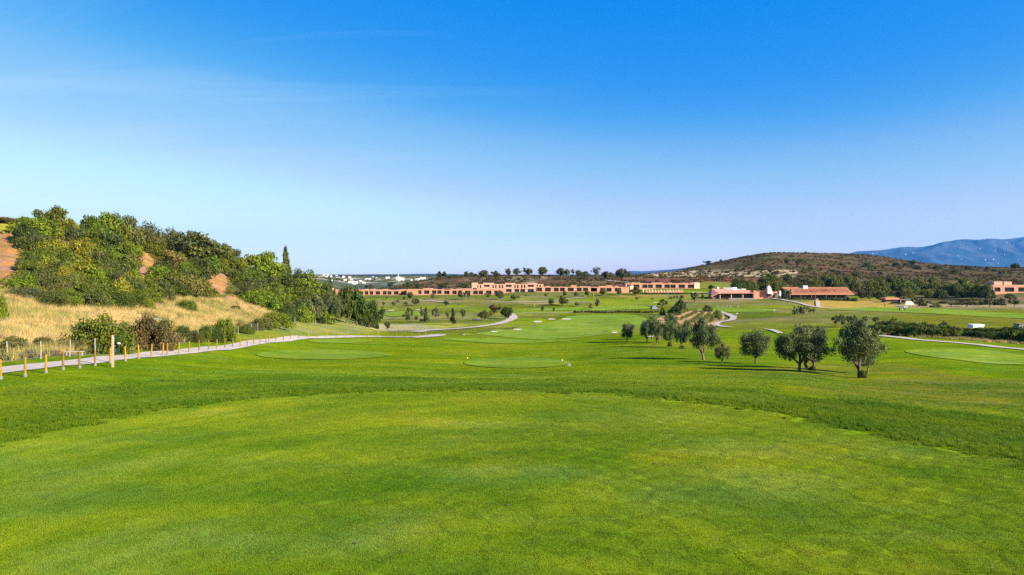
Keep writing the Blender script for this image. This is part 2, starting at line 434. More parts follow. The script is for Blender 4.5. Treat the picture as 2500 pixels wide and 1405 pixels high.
# each column: bearing -> (distance, height as the drop seen below the horizon line at that distance)
FARL = [(3200, 671), (4500, 674), (15000, 672.9), (34000, 672.5)]
PROF = {
 0:    (1085, [(26,1030),(31,985),(36,958),(40,930),(43,911),(47,893),(52,880),(60,857),(75,805),(90,756),(100,720),(115,662),(135,592),(150,552),(160,538),(175,536),(200,545),(400,640),(700,668)]),
 130:  (1048, [(30,990),(37,948),(45,905),(50,888),(57,868),(68,842),(85,793),(100,748),(112,708),(130,640),(150,584),(160,570),(175,566),(210,580),(400,650),(700,670)]),
 300:  (1012, [(33,975),(40,938),(50,900),(56,878),(65,860),(80,826),(95,787),(108,750),(125,702),(150,640),(165,603),(172,592),(185,590),(220,606),(400,658),(700,680)]),
 500:  (988,  [(36,955),(42,935),(55,900),(66,876),(75,856),(88,840),(95,829),(110,802),(125,773),(140,747),(160,706),(185,652),(198,632),(208,624),(225,625),(260,640),(400,690),(700,690)]),
 650:  (974,  [(38,942),(45,927),(60,898),(80,868),(100,840),(112,825),(125,806),(133,795),(145,776),(160,757),(180,729),(205,697),(225,678),(240,672),(260,674),(320,700),(430,718),(700,700),(1000,686),(1500,688),(2400,676)]),
 770:  (964,  [(38,943),(45,927),(62,897),(85,868),(105,850),(122,833),(135,823),(150,807),(162,791),(172,784),(190,763),(215,738),(240,720),(260,722),(320,728),(400,722),(415,720.5),(440,720),(520,722),(600,714),(800,690),(1000,682),(1200,687),(1500,689),(1900,681),(2400,675.5),(2800,673)]),
 860:  (960,  [(38,943),(45,928),(62,898),(85,870),(105,855),(125,840),(150,822),(165,808),(178,794),(190,790),(220,778),(260,766),(300,756),(350,741),(400,724),(415,720.5),(440,720),(520,718),(700,709),(900,698),(1000,694),(1200,696),(1500,694),(1900,685),(2400,676),(2800,673)]),
 950:  (957,  [(38,943),(45,928),(62,900),(85,872),(105,856),(130,840),(160,822),(190,811),(210,805),(240,790),(270,777),(300,764),(340,745),(380,729),(405,721.5),(415,720.3),(440,719),(500,711),(560,703),(650,700),(900,699),(1200,698),(1500,693),(1900,683),(2400,675),(2800,672.5)]),
 1080: (955,  [(37,945),(43,930),(50,923),(66,902),(85,878),(104,860),(128,843),(158,824),(195,810),(230,794),(262,779),(292,765),(330,746),(372,729),(403,721),(415,719.8),(430,719),(470,709),(530,692),(580,681),(620,679),(800,690),(1500,688),(2400,674)]),
 1200: (955,  [(37,945),(43,932),(50,925),(68,900),(85,885),(98,870),(122,850),(155,830),(200,810),(240,790),(272,775),(300,761),(335,743),(375,727),(402,720.5),(415,719),(430,714),(480,701),(540,684),(590,674.5),(630,675),(800,690),(1500,688),(2400,674)]),
 1270: (957,  [(37,947),(43,933),(50,925),(68,900),(85,885),(98,870),(122,850),(155,830),(200,810),(240,790),(272,775),(300,760),(335,741),(370,725),(400,715.5),(415,714),(430,713),(480,700),(540,682),(580,673.5),(620,674),(800,690),(1500,688),(2400,674)]),
 1420: (961,  [(38,945),(44,936),(54,915),(70,895),(86,882),(100,866),(125,847),(158,828),(198,809),(240,790),(270,775),(300,760),(335,741),(370,725),(400,714.5),(415,712.8),(430,711),(480,699),(560,680),(600,676),(700,680),(1500,690),(2400,676)]),
 1530: (967,  [(38,948),(46,932),(55,914),(72,890),(100,860),(130,838),(160,822),(195,807),(235,788),(265,775),(300,759),(340,741),(375,726),(400,717.5),(415,714.5),(430,711),(480,697),(540,685),(600,676),(650,675),(700,677),(1500,690),(2400,678)]),
 1620: (975,  [(38,953),(45,938),(55,917),(75,886),(100,858),(130,836),(160,820),(190,806),(230,788),(260,775),(300,758),(340,742),(380,727),(398,717.5),(412,712),(428,705.2),(450,703),(500,690),(600,674),(700,665),(760,668),(1500,690),(2400,680)]),
 1720: (985,  [(37,958),(44,939),(55,916),(75,887),(100,859),(130,836),(165,816),(195,801),(235,783),(265,772),(300,757),(340,741),(375,727),(398,718),(412,712),(428,705.5),(440,704),(470,695),(500,690),(560,681),(620,671),(700,660),(800,648),(850,647),(950,652),(1500,680)]),
 1900: (1010, [(34,970),(45,935),(60,908),(75,888),(100,862),(130,838),(165,812),(200,793),(250,769),(300,750),(340,738),(370,730),(400,726),(450,712),(500,694),(560,672),(650,651),(750,633),(850,620),(930,618),(1000,621),(1500,660)]),
 2100: (1055, [(30,1010),(37,970),(47,945),(61,920),(80,890),(100,864),(120,843),(135,828),(170,804),(210,783),(250,768),(290,756),(330,744),(370,734),(420,725),(480,704),(560,682),(650,661),(750,641),(850,626),(900,622),(1000,624),(1500,660)]),
 2300: (1098, [(27,1045),(34,1000),(45,958),(60,922),(80,888),(100,862),(120,843),(135,830),(170,806),(210,785),(260,766),(300,753),(340,742),(390,732),(450,714),(520,695),(620,674),(720,658),(800,649),(870,647),(1000,652),(1500,665)]),
 2500: (1135, [(25,1078),(32,1025),(42,975),(58,930),(80,893),(100,866),(115,852),(130,838),(165,810),(205,788),(250,770),(300,754),(330,746),(370,731),(392,716),(410,713),(450,705),(520,693),(620,675),(700,661),(780,655),(850,656),(1000,660),(1500,668)]),
}
PROF[-900] = (1085, PROF[0][1]); PROF[3400] = (1135, PROF[2500][1])
ratio_rows = [2.0]
while ratio_rows[-1] < 34000:
    d = ratio_rows[-1]
    ratio_rows.append(d*(1.05 if d < 8 else 1.012 if d < 600 else 1.022 if d < 3500 else 1.08))
DR = np.array(ratio_rows); LD = np.log(DR)
cols = sorted(PROF)
Zc = []
for u in cols:
    e, pts = PROF[u]
    de = 5.5*F/(e-HOR)
    dd = [0.5, de*0.5, de*0.8, de] + [p[0] for p in pts if p[0] > de*1.06] + [p[0] for p in FARL]
    zz_ = [-5.5, -5.5, -5.5, -5.5] + [-(p[1]-HOR)/F*p[0] for p in pts if p[0] > de*1.06] + [-(p[1]-HOR)/F*p[0] for p in FARL]
    Zc.append(pchip(np.log(dd), np.array(zz_), LD)[:, 0])
US = np.arange(-600, 3101, 6.0)
ZT = pchip(np.array(cols, float), np.array(Zc), US)          # [u, d] height relative to the eye
GX = (US[:, None]-CX)/F*DR[None, :]; GY = np.broadcast_to(DR[None, :], GX.shape)
amp = 0.45*sstep(40, 110, GY)+0.8*sstep(500, 800, GY)+3*sstep(1200, 2500, GY)*(1-sstep(6000, 12000, GY))
ZT = ZT + amp*(fbm(GX, GY, 26, 3, 3)-0.5)*0.8 + sstep(70, 140, GY)*(fbm(GX, GY, 7, 9, 2)-0.5)*0.25
ZT = ZT + (fbm(GX, GY, 2.6, 15, 2)-0.5)*0.10*sstep(20, 36, GY)*(1-sstep(80, 160, GY))
PYT = HOR - ZT/GY*F

def ground_rel(x, y):
    x = np.atleast_1d(np.asarray(x, float)); y = np.atleast_1d(np.asarray(y, float))
    d = np.maximum(y, 2.01)
    u = np.clip((x/d*F+CX-US[0])/6.0, 0, len(US)-1.001)
    r = np.interp(np.log(d), LD, np.arange(len(LD))); r = np.clip(r, 0, len(LD)-1.001)
    i = u.astype(int); j = r.astype(int); a = u-i; b = (d-DR[j])/(DR[j+1]-DR[j])
    return (ZT[i, j]*(1-a)+ZT[i+1, j]*a)*(1-b)+(ZT[i, j+1]*(1-a)+ZT[i+1, j+1]*a)*b
def gz(x, y): return float(ground_rel(x, y)[0])+EYE

def at(px, py, dmin=10.0, dmax=5000.0):
    """the first place on the ground seen along a bearing and drop (at least dmin away)"""
    u = np.clip((px-US[0])/6.0, 0, len(US)-1.001); i = int(u); a = u-i
    z = ZT[i]*(1-a)+ZT[i+1]*a
    ok = (DR >= dmin) & (DR <= dmax)
    g = z + (py-HOR)/F*DR
    idx = np.where(ok & (g >= 0))[0]
    if len(idx) and idx[0] > 0 and (DR[idx[0]-1] >= dmin):
        k = idx[0]; t = -g[k-1]/(g[k]-g[k-1]); d = DR[k-1]+(DR[k]-DR[k-1])*t
    elif len(idx): d = DR[idx[0]]
    else:
        jj = np.where(ok)[0]; k = jj[np.argmax(z[jj]/DR[jj])]; d = DR[k]
    x = (px-CX)/F*d
    return x, d, gz(x, d)

BUNK = [(1312,786.5,13,1.9),(1346,780.5,10,1.5),(1383,780,13,1.6),(1262,806,11,1.7),(1207,811,9,1.5),(1132,818.5,5,.8),(1501,813.5,8,1.6),(1596,823,18,1.2),(955,759,9,1.0),(1020,758,6,.8),(1640,812,7,1.2),(1165,782,9,1.0),(1010,737,8,.6),(1600,740,8,.6)]
_bm = []
for _x, _y, _a, _b in BUNK:
    X_, Y_, _z = at(_x, _y, 120); _bm.append((X_, Y_, _a/F*Y_, _b/F*Y_*Y_/14.0))
for X_, Y_, sx_, sy_ in _bm:          # a raised lip behind each bunker
    ZT += 0.5*np.exp(-((GX-X_)/(sx_*1.6))**2-((GY-Y_-sy_*0.9-4.0)/3.6)**2)
PYT = HOR - ZT/GY*F

# ------------------------------------------------------------------ ground sheet
def paint(U, PY, D, X, Y):
    sh = U.shape
    n30 = fbm(X, Y, 30, 21); n8 = fbm(X, Y, 8, 33); n60 = fbm(X, Y, 70, 44, 3); n2 = fbm(X, Y, 2.2, 51, 3)
    C = np.zeros(sh+(3,))
    def put(mask, c):
        m = np.clip(mask, 0, 1)[..., None]; C[:] = C*(1-m)+np.array(c)*m
    def blob(u0, p0, ru, rp, soft=0.35, k=0.5):
        q = ((U-u0)/ru)**2+((PY-p0)/rp)**2 + (n8-0.5)*k*2
        return 1-sstep(1-soft, 1+soft, q)
    def band(a0, a1, b0, b1, s=4):
        return sstep(a0-1, a0+8, U)*(1-sstep(a1-8, a1+1, U))*sstep(b0-s, b0+s, PY)*(1-sstep(b1-s, b1+s, PY))
    course = D < 435
    put(np.ones(sh), (0.098, 0.170, 0.009))
    put(sstep(0.45, 0.7, n30)*0.6, (0.125, 0.180, 0.010))
    put(sstep(0.5, 0.75, n8)*0.5, (0.075, 0.150, 0.010))
    # the middle of the course: olive green with tan worn patches and greener strips
    mid = sstep(150, 230, D)*course
    put(mid*0.9, (0.095, 0.122, 0.012))
    put(mid*sstep(0.46, 0.62, n60)*0.8, (0.21, 0.18, 0.035))
    put(mid*sstep(0.50, 0.62, n30)*0.65, (0.058, 0.105, 0.012))
    put(mid*sstep(0.54, 0.62, fbm(X*0.45, Y, 16, 88))*0.55, (0.26, 0.20, 0.06))
    put(mid*sstep(0.56, 0.7, fbm(X, Y*1.6, 40, 71))*0.7, (0.13, 0.215, 0.015))
    # worn yellow patches among the olives and to the right, then darker green areas
    put(blob(2330, 960, 330, 34, 0.6, 1.0)*0.6*(D < 70), (0.23, 0.17, 0.02))
    put(blob(2050, 905, 210, 18, 0.6, 1.2)*0.55*(D < 90), (0.22, 0.19, 0.02))
    put(blob(1800, 905, 260, 16, 0.6, 1.5)*0.3*(D < 90), (0.2, 0.19, 0.02))
    put(blob(1700, 850, 120, 12, 0.6, 1.5)*0.4*(D < 140), (0.2, 0.2, 0.02))
    put(blob(1350, 915, 420, 14, 0.6, .4)*0.35, (0.065, 0.125, 0.008))  # shade of the hollow past the collar, painted as darker green
    put(blob(1600, 870, 260, 24, 0.6, 1)*0.4, (0.06, 0.125, 0.012))
    # rough collar round the tee
    teed = tee_dist(X, Y)
    put((teed < 2.6+2.5*n8)*(teed > -0.2)*(D < 45)*0.9, (0.080, 0.140, 0.007))
    put(band(560, 960, 726, 900)*0, (0, 0, 0))
    # dry slope below the fence on the left
    put(blob(790, 800, 190, 18, 0.5, 0.6)*(D < 210)*0.8, (0.27, 0.235, 0.055))
    put(blob(640, 818, 110, 14, 0.6, 0.8)*(D < 160)*0.45, (0.22, 0.22, 0.04))
    put(blob(990, 800, 110, 9, 0.5, 0.9)*(D > 190)*course*0.9, (0.42, 0.34, 0.15))
    put(blob(1090, 795, 70, 6, 0.5, 0.9)*(D > 190)*course*0.8, (0.36, 0.33, 0.04))
    put(blob(1030, 776, 200, 7, 0.6, 0.8)*(D > 200)*course*0.7, (0.30, 0.23, 0.06))
    put(blob(1010, 735, 120, 4, 0.6, 0.8)*course*0.6, (0.30, 0.22, 0.09))
    put(blob(1330, 738, 120, 4, 0.6, 0.8)*course*0.65, (0.33, 0.25, 0.08))
    put(blob(1600, 724, 120, 3.5, 0.6, 0.8)*course*0.65, (0.33, 0.22, 0.05))
    put(blob(1745, 735, 110, 4, 0.6, 0.6)*course*0.7, (0.33, 0.20, 0.08))
    put(blob(2090, 743, 135, 12, 0.5, 0.4)*course, (0.44, 0.27, 0.045))
    put(band(2190, 2800, 758, 806, 3)*course*(D > 150)*0.75, (0.185, 0.165, 0.012))
    put(band(2180, 2800, 742, 751, 2)*course*0.9, (0.40, 0.26, 0.12))
    put(band(2180, 2800, 715, 743, 2)*(D > 320)*(D < 430)*0.9, (0.22, 0.12, 0.055))
    put(band(2180, 2800, 715, 743, 2)*(D > 320)*(D < 430)*sstep(0.45, 0.6, n8), (0.13, 0.12, 0.035))
    put(blob(1750, 800, 200, 10, 0.6, 0.8)*(D < 230)*0.5, (0.19, 0.18, 0.015))
        # verge between path and fence on the left and the dry meadow above it
    left = (U < 700)*(D < 150)
    ft = np.interp(U, [-900, 0, 130, 300, 500, 650, 700], [884, 884, 870, 861, 829, 795, 783])
    mt = np.interp(U, [-900, 0, 130, 300, 500, 600, 720], [735, 735, 735, 740, 742, 748, 760])
    mead = left*sstep(-3, 3, ft-PY)
    put(mead, (0.44, 0.345, 0.18))
    put(mead*sstep(0.45, 0.58, n8)*0.75, (0.20, 0.20, 0.05))
    put(mead*sstep(0.55, 0.7, n2)*0.5, (0.30, 0.25, 0.11))
    low = left*sstep(-22, -6, PY-ft)*sstep(-3, 3, ft-PY)
    put(low*0.75, (0.17, 0.13, 0.06))
    hill = (U < 760)*sstep(-4, 4, mt-PY)*(D > 70)*(D < 420)
    put(hill, (0.095, 0.098, 0.022))
    put(hill*sstep(0.48, 0.62, n8), (0.16, 0.15, 0.02))
    for (u0, p0, ru, rp) in ((5, 620, 42, 62), (140, 590, 34, 16), (355, 645, 24, 26), (532, 690, 26, 26), (345, 660, 16, 20), (575, 735, 24, 14), (-60, 640, 90, 90)):
        put(blob(u0, p0, ru*1.15, rp*1.15, 0.3, 0.4)*(D > 70)*(D < 420), (0.38, 0.180, 0.065))
    put(blob(10, 552, 46, 12, 0.4, 0.5)*(D > 70)*(D < 420)*0.9, (0.42, 0.34, 0.03))
    put(blob(700, 690, 60, 60, 0.4, 0.5)*(D > 150)*(D < 420), (0.07, 0.09, 0.02))
    # land beyond the buildings
    far = (D > 432)*(U > 740)
    put(far*(D > 432), (0.155, 0.088, 0.038))
    put(far*sstep(0.42, 0.6, n30), (0.115, 0.098, 0.033))
    put(far*sstep(0.5, 0.66, n8)*0.8, (0.21, 0.125, 0.055))
    put(far*sstep(0.58, 0.7, fbm(X, Y, 14, 93))*0.9*(U < 1600), (0.40, 0.27, 0.13))
    put(far*(U > 1580)*band(1580, 1950, 660, 676, 2)*sstep(0.34, 0.46, n8), (0.66, 0.46, 0.22))
    put(far*band(1500, 1960, 680, 702, 3)*(U > 1500)*0.75, (0.30, 0.095, 0.055))
    put(blob(1740, 697, 55, 9, 0.3, 0.1)*(D > 432)*(D < 520), (0.25, 0.24, 0.03))
    put(blob(2370, 690, 45, 4, 0.4, 0.3)*far*(D < 620), (0.48, 0.25, 0.09))
    put(far*(U > 2080)*0.35, (0.10, 0.075, 0.04))
    C[(D > 432) & (U > 740)] *= 0.78
    lf = far*(1-sstep(960, 1100, U))*(D > 560)
    put(lf, (0.082, 0.098, 0.045))
    put(lf*sstep(0.5, 0.62, n60)*0.8, (0.13, 0.125, 0.06))
    put(lf*(D > 1200)*sstep(0.5, 0.58, fbm(X, Y, 60, 5))*0.9, (0.42, 0.33, 0.2))
    put((D > 2300)*(U < 1500), (0.05, 0.07, 0.05))
    put((D > 1100)*(U >= 1500), (0.06, 0.08, 0.05))
    gm = (sstep(0.0, 0.35, 1-C[..., 0]/C[..., 1])*(D < 435))
    C[..., 0] *= 1+0.60*gm; C[..., 1] *= 1+0.24*gm; C[..., 2] *= 1-0.35*gm
    return C

TEE = [(-17.4,6),(-17.2,15),(-16.6,22.2),(-15.6,25.2),(-14.3,27.9),(-12.1,29.9),(-8.5,31.6),(-5.2,32.3),(-1.9,32.45),(1.2,32.2),(4.7,31.3),(8.1,29.4),(10.6,27.1),(12.2,23.9),(13.4,21.8),(14.9,19.8),(16.6,16),(17.3,11),(17.5,5)]
def tee_dist(X, Y):
    """signed distance to the tee outline (negative inside), for the ground ahead"""
    P = np.array(TEE+[(17.5,-12),(-17.4,-12)], float)
    X = np.asarray(X, float); Y = np.asarray(Y, float)
    best = np.full(X.shape, 1e9); inside = np.zeros(X.shape, bool)
    near = (Y < 60)
    x = X[near]; y = Y[near]; b = best[near]; ins = inside[near]
    for k in range(len(P)):
        ax, ay = P[k]; bx, by = P[(k+1) % len(P)]
        ex, ey = bx-ax, by-ay
        t = np.clip(((x-ax)*ex+(y-ay)*ey)/(ex*ex+ey*ey), 0, 1)
        b = np.minimum(b, np.hypot(x-ax-t*ex, y-ay-t*ey))
        c = ((ay > y) != (by > y)) & (x < (bx-ax)*(y-ay)/(by-ay+1e-12)+ax)
        ins ^= c
    best[near] = np.where(ins, -b, b)
    return best

UG = np.broadcast_to(US[:, None], GX.shape)
Cg = paint(UG, PYT, GY, GX, GY)
nu, nr = GX.shape
V = np.stack([GX, GY, ZT+EYE], -1).reshape(-1, 3)
i0 = (np.arange(nu-1)[:, None]*nr+np.arange(nr-1)[None, :]).ravel()
Fq = np.stack([i0, i0+nr, i0+nr+1, i0+1], 1)
# the rest of the circle round the viewer, coarser, carried on from the two edges of the view
thL = math.atan2(US[0]-CX, F); thR = math.atan2(US[-1]-CX, F)
angs = np.linspace(thR, 2*math.pi+thL, 25)
w = np.linspace(0, 1, 25)
rad = DR/math.cos(thR)
z_back = (1-w)[:, None]*ZT[-1][None, :]+w[:, None]*ZT[0][None, :]
radb = (1-w)[:, None]*(DR/math.cos(thR))[None, :]+w[:, None]*(DR/math.cos(thL))[None, :]
Xb = np.sin(angs)[:, None]*radb; Yb = np.cos(angs)[:, None]*radb
Vb = np.stack([Xb, Yb, z_back+EYE], -1)[1:-1]
Cb = ((1-w)[:, None, None]*Cg[-1][None]+w[:, None, None]*Cg[0][None])[1:-1]
nb = len(Vb); base = len(V)
V2 = np.concatenate([V, Vb.reshape(-1, 3), np.array([[0, 0, EYE-5.5]])])
C2 = np.concatenate([Cg.reshape(-1, 3), Cb.reshape(-1, 3), Cg[300, 0][None]])
def colidx(k): return (nu-1)*nr+np.arange(nr) if k == 0 else (np.arange(nr) if k == nb+1 else base+(k-1)*nr+np.arange(nr))
fb = []
for k in range(nb+1):
    a = colidx(k); b = colidx(k+1)
    fb.append(np.stack([a[:-1], b[:-1], b[1:], a[1:]], 1))
# near cap: small triangles as thin quads round the viewer
ctr = len(V2)-1
ring = [i*nr for i in range(0, nu)] + [base+k*nr for k in range(nb)]
cap = []
for k in range(0, len(ring)-1, 2):
    cap.append((ctr, ring[(k+2) % len(ring)], ring[k+1], ring[k]))
Fall = np.concatenate([Fq]+fb+[np.array(cap)])
me = npmesh('ground', V2, Fall, M['ground'], True, C2, 'tint')
ground = link('ground', me); tag(ground, kind='structure')

# ------------------------------------------------------------------ draped sheets
def smooth_closed(P, n=96):
    P = np.array(P, float); m = len(P)
    t = np.linspace(0, m, n, endpoint=False); k = t.astype(int); f = (t-k)[:, None]
    p0, p1, p2, p3 = P[(k-1) % m], P[k % m], P[(k+1) % m], P[(k+2) % m]
    return 0.5*((2*p1)+(-p0+p2)*f+(2*p0-5*p1+4*p2-p3)*f*f+(-p0+3*p1-3*p2+p3)*f**3)
def drape(name, worldpts, mat, lift=0.04, rings=22, n=96, edge=0.0, smooth=True, conform=None):
    P = smooth_closed(worldpts, n) if smooth else np.array(worldpts, float)
    n = len(P)
    c = P.mean(0); V = [(c[0], c[1])]
    for r in range(1, rings+1):
        s = (r/rings)**0.8
        V += [tuple(c+(p-c)*s) for p in P]
    V = np.array(V)
    z = ground_rel(V[:, 0], V[:, 1])+EYE+lift+np.maximum(V[:, 1]-60, 0)*0.0003
    if conform is not None: z = conform(V[:, 0], V[:, 1], z)
    Fq = [(0, 1+j, 1+(j+1) % n, 1+(j+1) % n) for j in range(0)]
    Fq = []
    for r in range(rings-1):
        for j in range(n):
            a = 1+r*n+j; b = 1+r*n+(j+1) % n
            Fq.append((a, a+n, b+n, b))
    verts = [(*V[i], z[i]) for i in range(len(V))]
    faces = [(0, 1+j, 1+(j+1) % n) for j in range(n)]+Fq
    if edge:
        k0 = len(verts); o = 1+(rings-1)*n
        verts += [(verts[o+j][0], verts[o+j][1], verts[o+j][2]-edge) for j in range(n)]
        faces += [(o+j, k0+j, k0+(j+1) % n, o+(j+1) % n) for j in range(n)]
    me = bpy.data.meshes.new(name); me.from_pydata(verts, [], faces); me.update()
    me.polygons.foreach_set('use_smooth', [True]*len(me.polygons))
    me.materials.append(mat)
    o = link(name, me); tag(o, kind='structure')
    return o
def px_poly(pts, **kw): return [at(x, y, **kw)[:2] for x, y in pts]

tee_pts = [(x, y) for x, y in TEE]+[(16.8,-6),(10,-11),(0,-12.5),(-10,-11),(-16.8,-5)]
drape('tee', tee_pts, M['tee'], 0.012, 30, 160)

def ellipse_px(cx, cy, rx, ry, n=14):
    return [(cx+rx*math.cos(2*math.pi*k/n), cy+ry*math.sin(2*math.pi*k/n)) for k in range(n)]
drape('tee', px_poly(ellipse_px(1262, 887, 130, 13)), M['tee_far'], 0.05, 12, 64)
drape('tee', px_poly(ellipse_px(790, 867, 165, 12)), M['tee_far'], 0.05, 12, 64)
drape('tee', px_poly(ellipse_px(831, 834, 80, 5)), M['tee_far'], 0.05, 12, 64)
fw = drape('fairway', px_poly([(1160,815),(1215,822),(1290,829),(1400,826),(1500,814),(1570,797),(1580,782),(1555,771),(1480,768),(1420,770),(1375,777),(1330,792),(1260,803),(1200,808)], dmin=150), M['fairway'], 0.03, 44, 180)
drape('fairway', px_poly([(1080,829),(1200,826),(1300,832),(1420,830),(1320,838),(1180,838)], dmin=100), M['fairway'], 0.05, 10)
drape('fairway', px_poly([(2210,858),(2300,852),(2420,858),(2540,870),(2700,885),(2700,905),(2520,893),(2380,885),(2270,872)]), M['fairway'], 0.05, 12)
drape('fairway', px_poly([(2020,757),(2100,752),(2250,753),(2400,762),(2560,772),(2560,780),(2440,776),(2300,768),(2150,762)], dmin=150), M['fairway'], 0.08, 10)
drape('fairway', px_poly([(1700,757),(1760,752),(1850,754),(1900,758),(1860,763),(1760,763)], dmin=180), M['fairway'], 0.08, 8)
drape('fairway', px_poly([(1290,757),(1340,753),(1440,752),(1560,748),(1590,753),(1520,757),(1400,760)], dmin=220), M['fairway'], 0.08, 8)
drape('fairway', px_poly([(940,766),(990,760),(1040,764),(1050,770),(1000,773),(950,773)], dmin=220), M['fairway'], 0.08, 8)

def clearly(name, pts, mat, lift=0.10): return drape(name, px_poly(pts, dmin=120), mat, lift, 6, 28)
for (x, y, a, b) in BUNK:
    g_ = np.random.default_rng(int(x))
    P_ = [(x+a*math.cos(t)*g_.uniform(0.8, 1.15), y+b*math.sin(t)*g_.uniform(0.75, 1.15)) for t in np.linspace(0, 2*math.pi, 9, endpoint=False)]
    clearly('bunker', P_, M['sand'], 0.08)

# vineyard soil
drape('soil_patch', px_poly([(1610,792),(1606,778),(1640,770),(1690,760),(1745,760),(1766,768),(1768,780),(1745,792),(1700,800),(1650,800)], dmin=150), M['soil'], 0.10, 14)

def path(name, pts, width, mat, lift=0.05, dmin=10.0, world=False, vis=True):
    W = np.array([at(x, y, dmin)[:2] if not world else (x, y) for x, y in pts], float)
    # Catmull-Rom through the points, then even steps
    Q = []
    for k in range(len(W)-1):
        p0 = W[max(k-1, 0)]; p1 = W[k]; p2 = W[k+1]; p3 = W[min(k+2, len(W)-1)]
        m = max(3, int(np.hypot(*(p2-p1))/1.2))
        for t in np.linspace(0, 1, m, endpoint=False):
            Q.append(0.5*((2*p1)+(-p0+p2)*t+(2*p0-5*p1+4*p2-p3)*t*t+(-p0+3*p1-3*p2+p3)*t**3))
    Q.append(W[-1]); Q = np.array(Q)
    T = np.gradient(Q, axis=0); T /= np.linalg.norm(T, axis=1)[:, None]+1e-9
    Nn = np.stack([T[:, 1], -T[:, 0]], 1)
    wob = (fbm(Q[:, 0], Q[:, 1], 3, 5, 2)-0.5)*0.3
    V = []; m = 6
    for j in range(m+1):
        s = (j/m-0.5)*width
        e = wob*np.sign(s)*(abs(s) > width*0.45)
        V.append(Q+Nn*(s+e)[:, None] if hasattr(e, '__len__') else Q+Nn*s)
    V = np.array(V).transpose(1, 0, 2).reshape(-1, 2)
    z = ground_rel(V[:, 0], V[:, 1])+EYE+lift+np.maximum(V[:, 1]-60, 0)*0.0009
    # level the width a little: keep the highest of each cross-section from being cut by the slope
    n = len(Q); Fc = []
    for k in range(n-1):
        for j in range(m):
            a = k*(m+1)+j
            Fc.append((a, a+1, a+m+2, a+m+1))
    me = npmesh(name, np.column_stack([V, z]), Fc, mat, True)
    o = link(name, me); tag(o, kind='structure')
    return o

path('cart_path', [(-420,952),(-260,935),(-130,921),(0,907),(130,891),(260,877),(380,866),(480,856),(600,841.5),(680,832),(760,826),(850,823.5),(930,823.5),(1000,824.5),(1035,822),(1060,819),(1078,818)], 2.7, M['path'])
path('cart_path', [(1078,818),(1062,822),(1035,824.5),(1010,826)], 2.8, M['path'], 0.07, 120)
path('cart_path', [(1016,812),(1040,808.5),(1080,806),(1130,802.5),(1180,797.5),(1215,792),(1240,785),(1253,778),(1250,771),(1243,768)], 3.2, M['path'], 0.08, 150)
path('cart_path', [(1243,768),(1300,766),(1360,765),(1400,764)], 1.0, M['path'], 0.08, 180)
path('cart_path', [(1757,763),(1775,768),(1790,775),(1788,781),(1770,786),(1752,790),(1747,795),(1760,798),(1782,800)], 2.3, M['path'], 0.09, 150)
path('cart_path', [(1866,805),(1880,806),(1893,810),(1905,815)], 1.4, M['path'], 0.08, 130)
path('cart_path', [(1868,728),(1900,732),(1950,741),(1975,748),(2010,753),(2060,755),(2110,757)], 2.2, M['path'], 0.09, 200)
path('footpath', [(1998,751),(1997,745),(1996,736)], 1.8, M['path'], 0.09, 250)
path('cart_path', [(2140,820),(2200,826),(2280,834),(2360,840),(2440,849),(2520,856),(2700,872)], 2.6, M['path'], 0.06, 60)
path('footpath', [(1210,740),(1260,738.5),(1330,738),(1390,731),(1430,727)], 1.6, M['path'], 0.09, 250)
path('footpath', [(1030,736),(1060,737),(1100,741)], 1.6, M['path'], 0.09, 250)
path('footpath', [(1690,716),(1730,718),(1760,722),(1800,727)], 5.0, M['path'], 0.12, 330)
path('footpath', [(1480,686),(1520,690),(1560,694)], 4.0, M['path'], 0.12, 440)

# ------------------------------------------------------------------ far mountains
def range_mesh(name, prof, d0, d1, col_):
    us = np.arange(prof[0][0], prof[-1][0]+1, 4.0); ds = np.linspace(0, 1, 60)
    top = np.interp(us, [p[0] for p in prof], [p[1] for p in prof])
    top = np.convolve(np.pad(top, 3, mode='edge'), np.ones(7)/7, 'valid')
    t = ds[None, :]
    D = d0+(d1-d0)*t+0*us[:, None]
    X = (us[:, None]-CX)/F*D
    shape = np.sin(np.clip(t/0.8, 0, 1)*math.pi/2)**1.2*(1-sstep(0.8, 1.0, t)*0.35)
    H = (HOR-top)[:, None]/F*(d0+(d1-d0)*0.8)
    ridge = 1-np.abs(fbm(X*1.5, D*0.6, 1240, 7, 5)*2-1)*1.6
    Z = H*shape*(0.70+0.42*ridge*(1-sstep(0.5, 0.76, t))+0.30*sstep(0.5, 0.76, t)) - 30*(1-sstep(0, 0.15, t))
    V = np.stack([X, D, Z+EYE], -1).reshape(-1, 3)
    a = (np.arange(len(us)-1)[:, None]*60+np.arange(59)[None, :]).ravel()
    Fq = np.stack([a, a+60, a+61, a+1], 1)
    me = npmesh(name, V, Fq, col_, True)
    o = link(name, me); tag(o, kind='structure')
    return X, D, Z
mt_m, mt_nt, mt_b = mat_new('mountain_woods_hazed')
g_ = N(mt_nt, 'ShaderNodeNewGeometry')
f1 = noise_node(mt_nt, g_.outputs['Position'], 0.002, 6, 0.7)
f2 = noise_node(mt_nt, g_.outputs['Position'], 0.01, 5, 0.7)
c1 = mixc(mt_nt, mrange(mt_nt, f1, 0.42, 0.58, 0, 1), (0.008, 0.030, 0.05), (0.05, 0.065, 0.08))  # part of the distance haze is painted in as bluish woods
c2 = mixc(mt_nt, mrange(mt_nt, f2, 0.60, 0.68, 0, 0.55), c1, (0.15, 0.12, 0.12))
mt_nt.links.new(c2, mt_b.inputs['Base Color'])
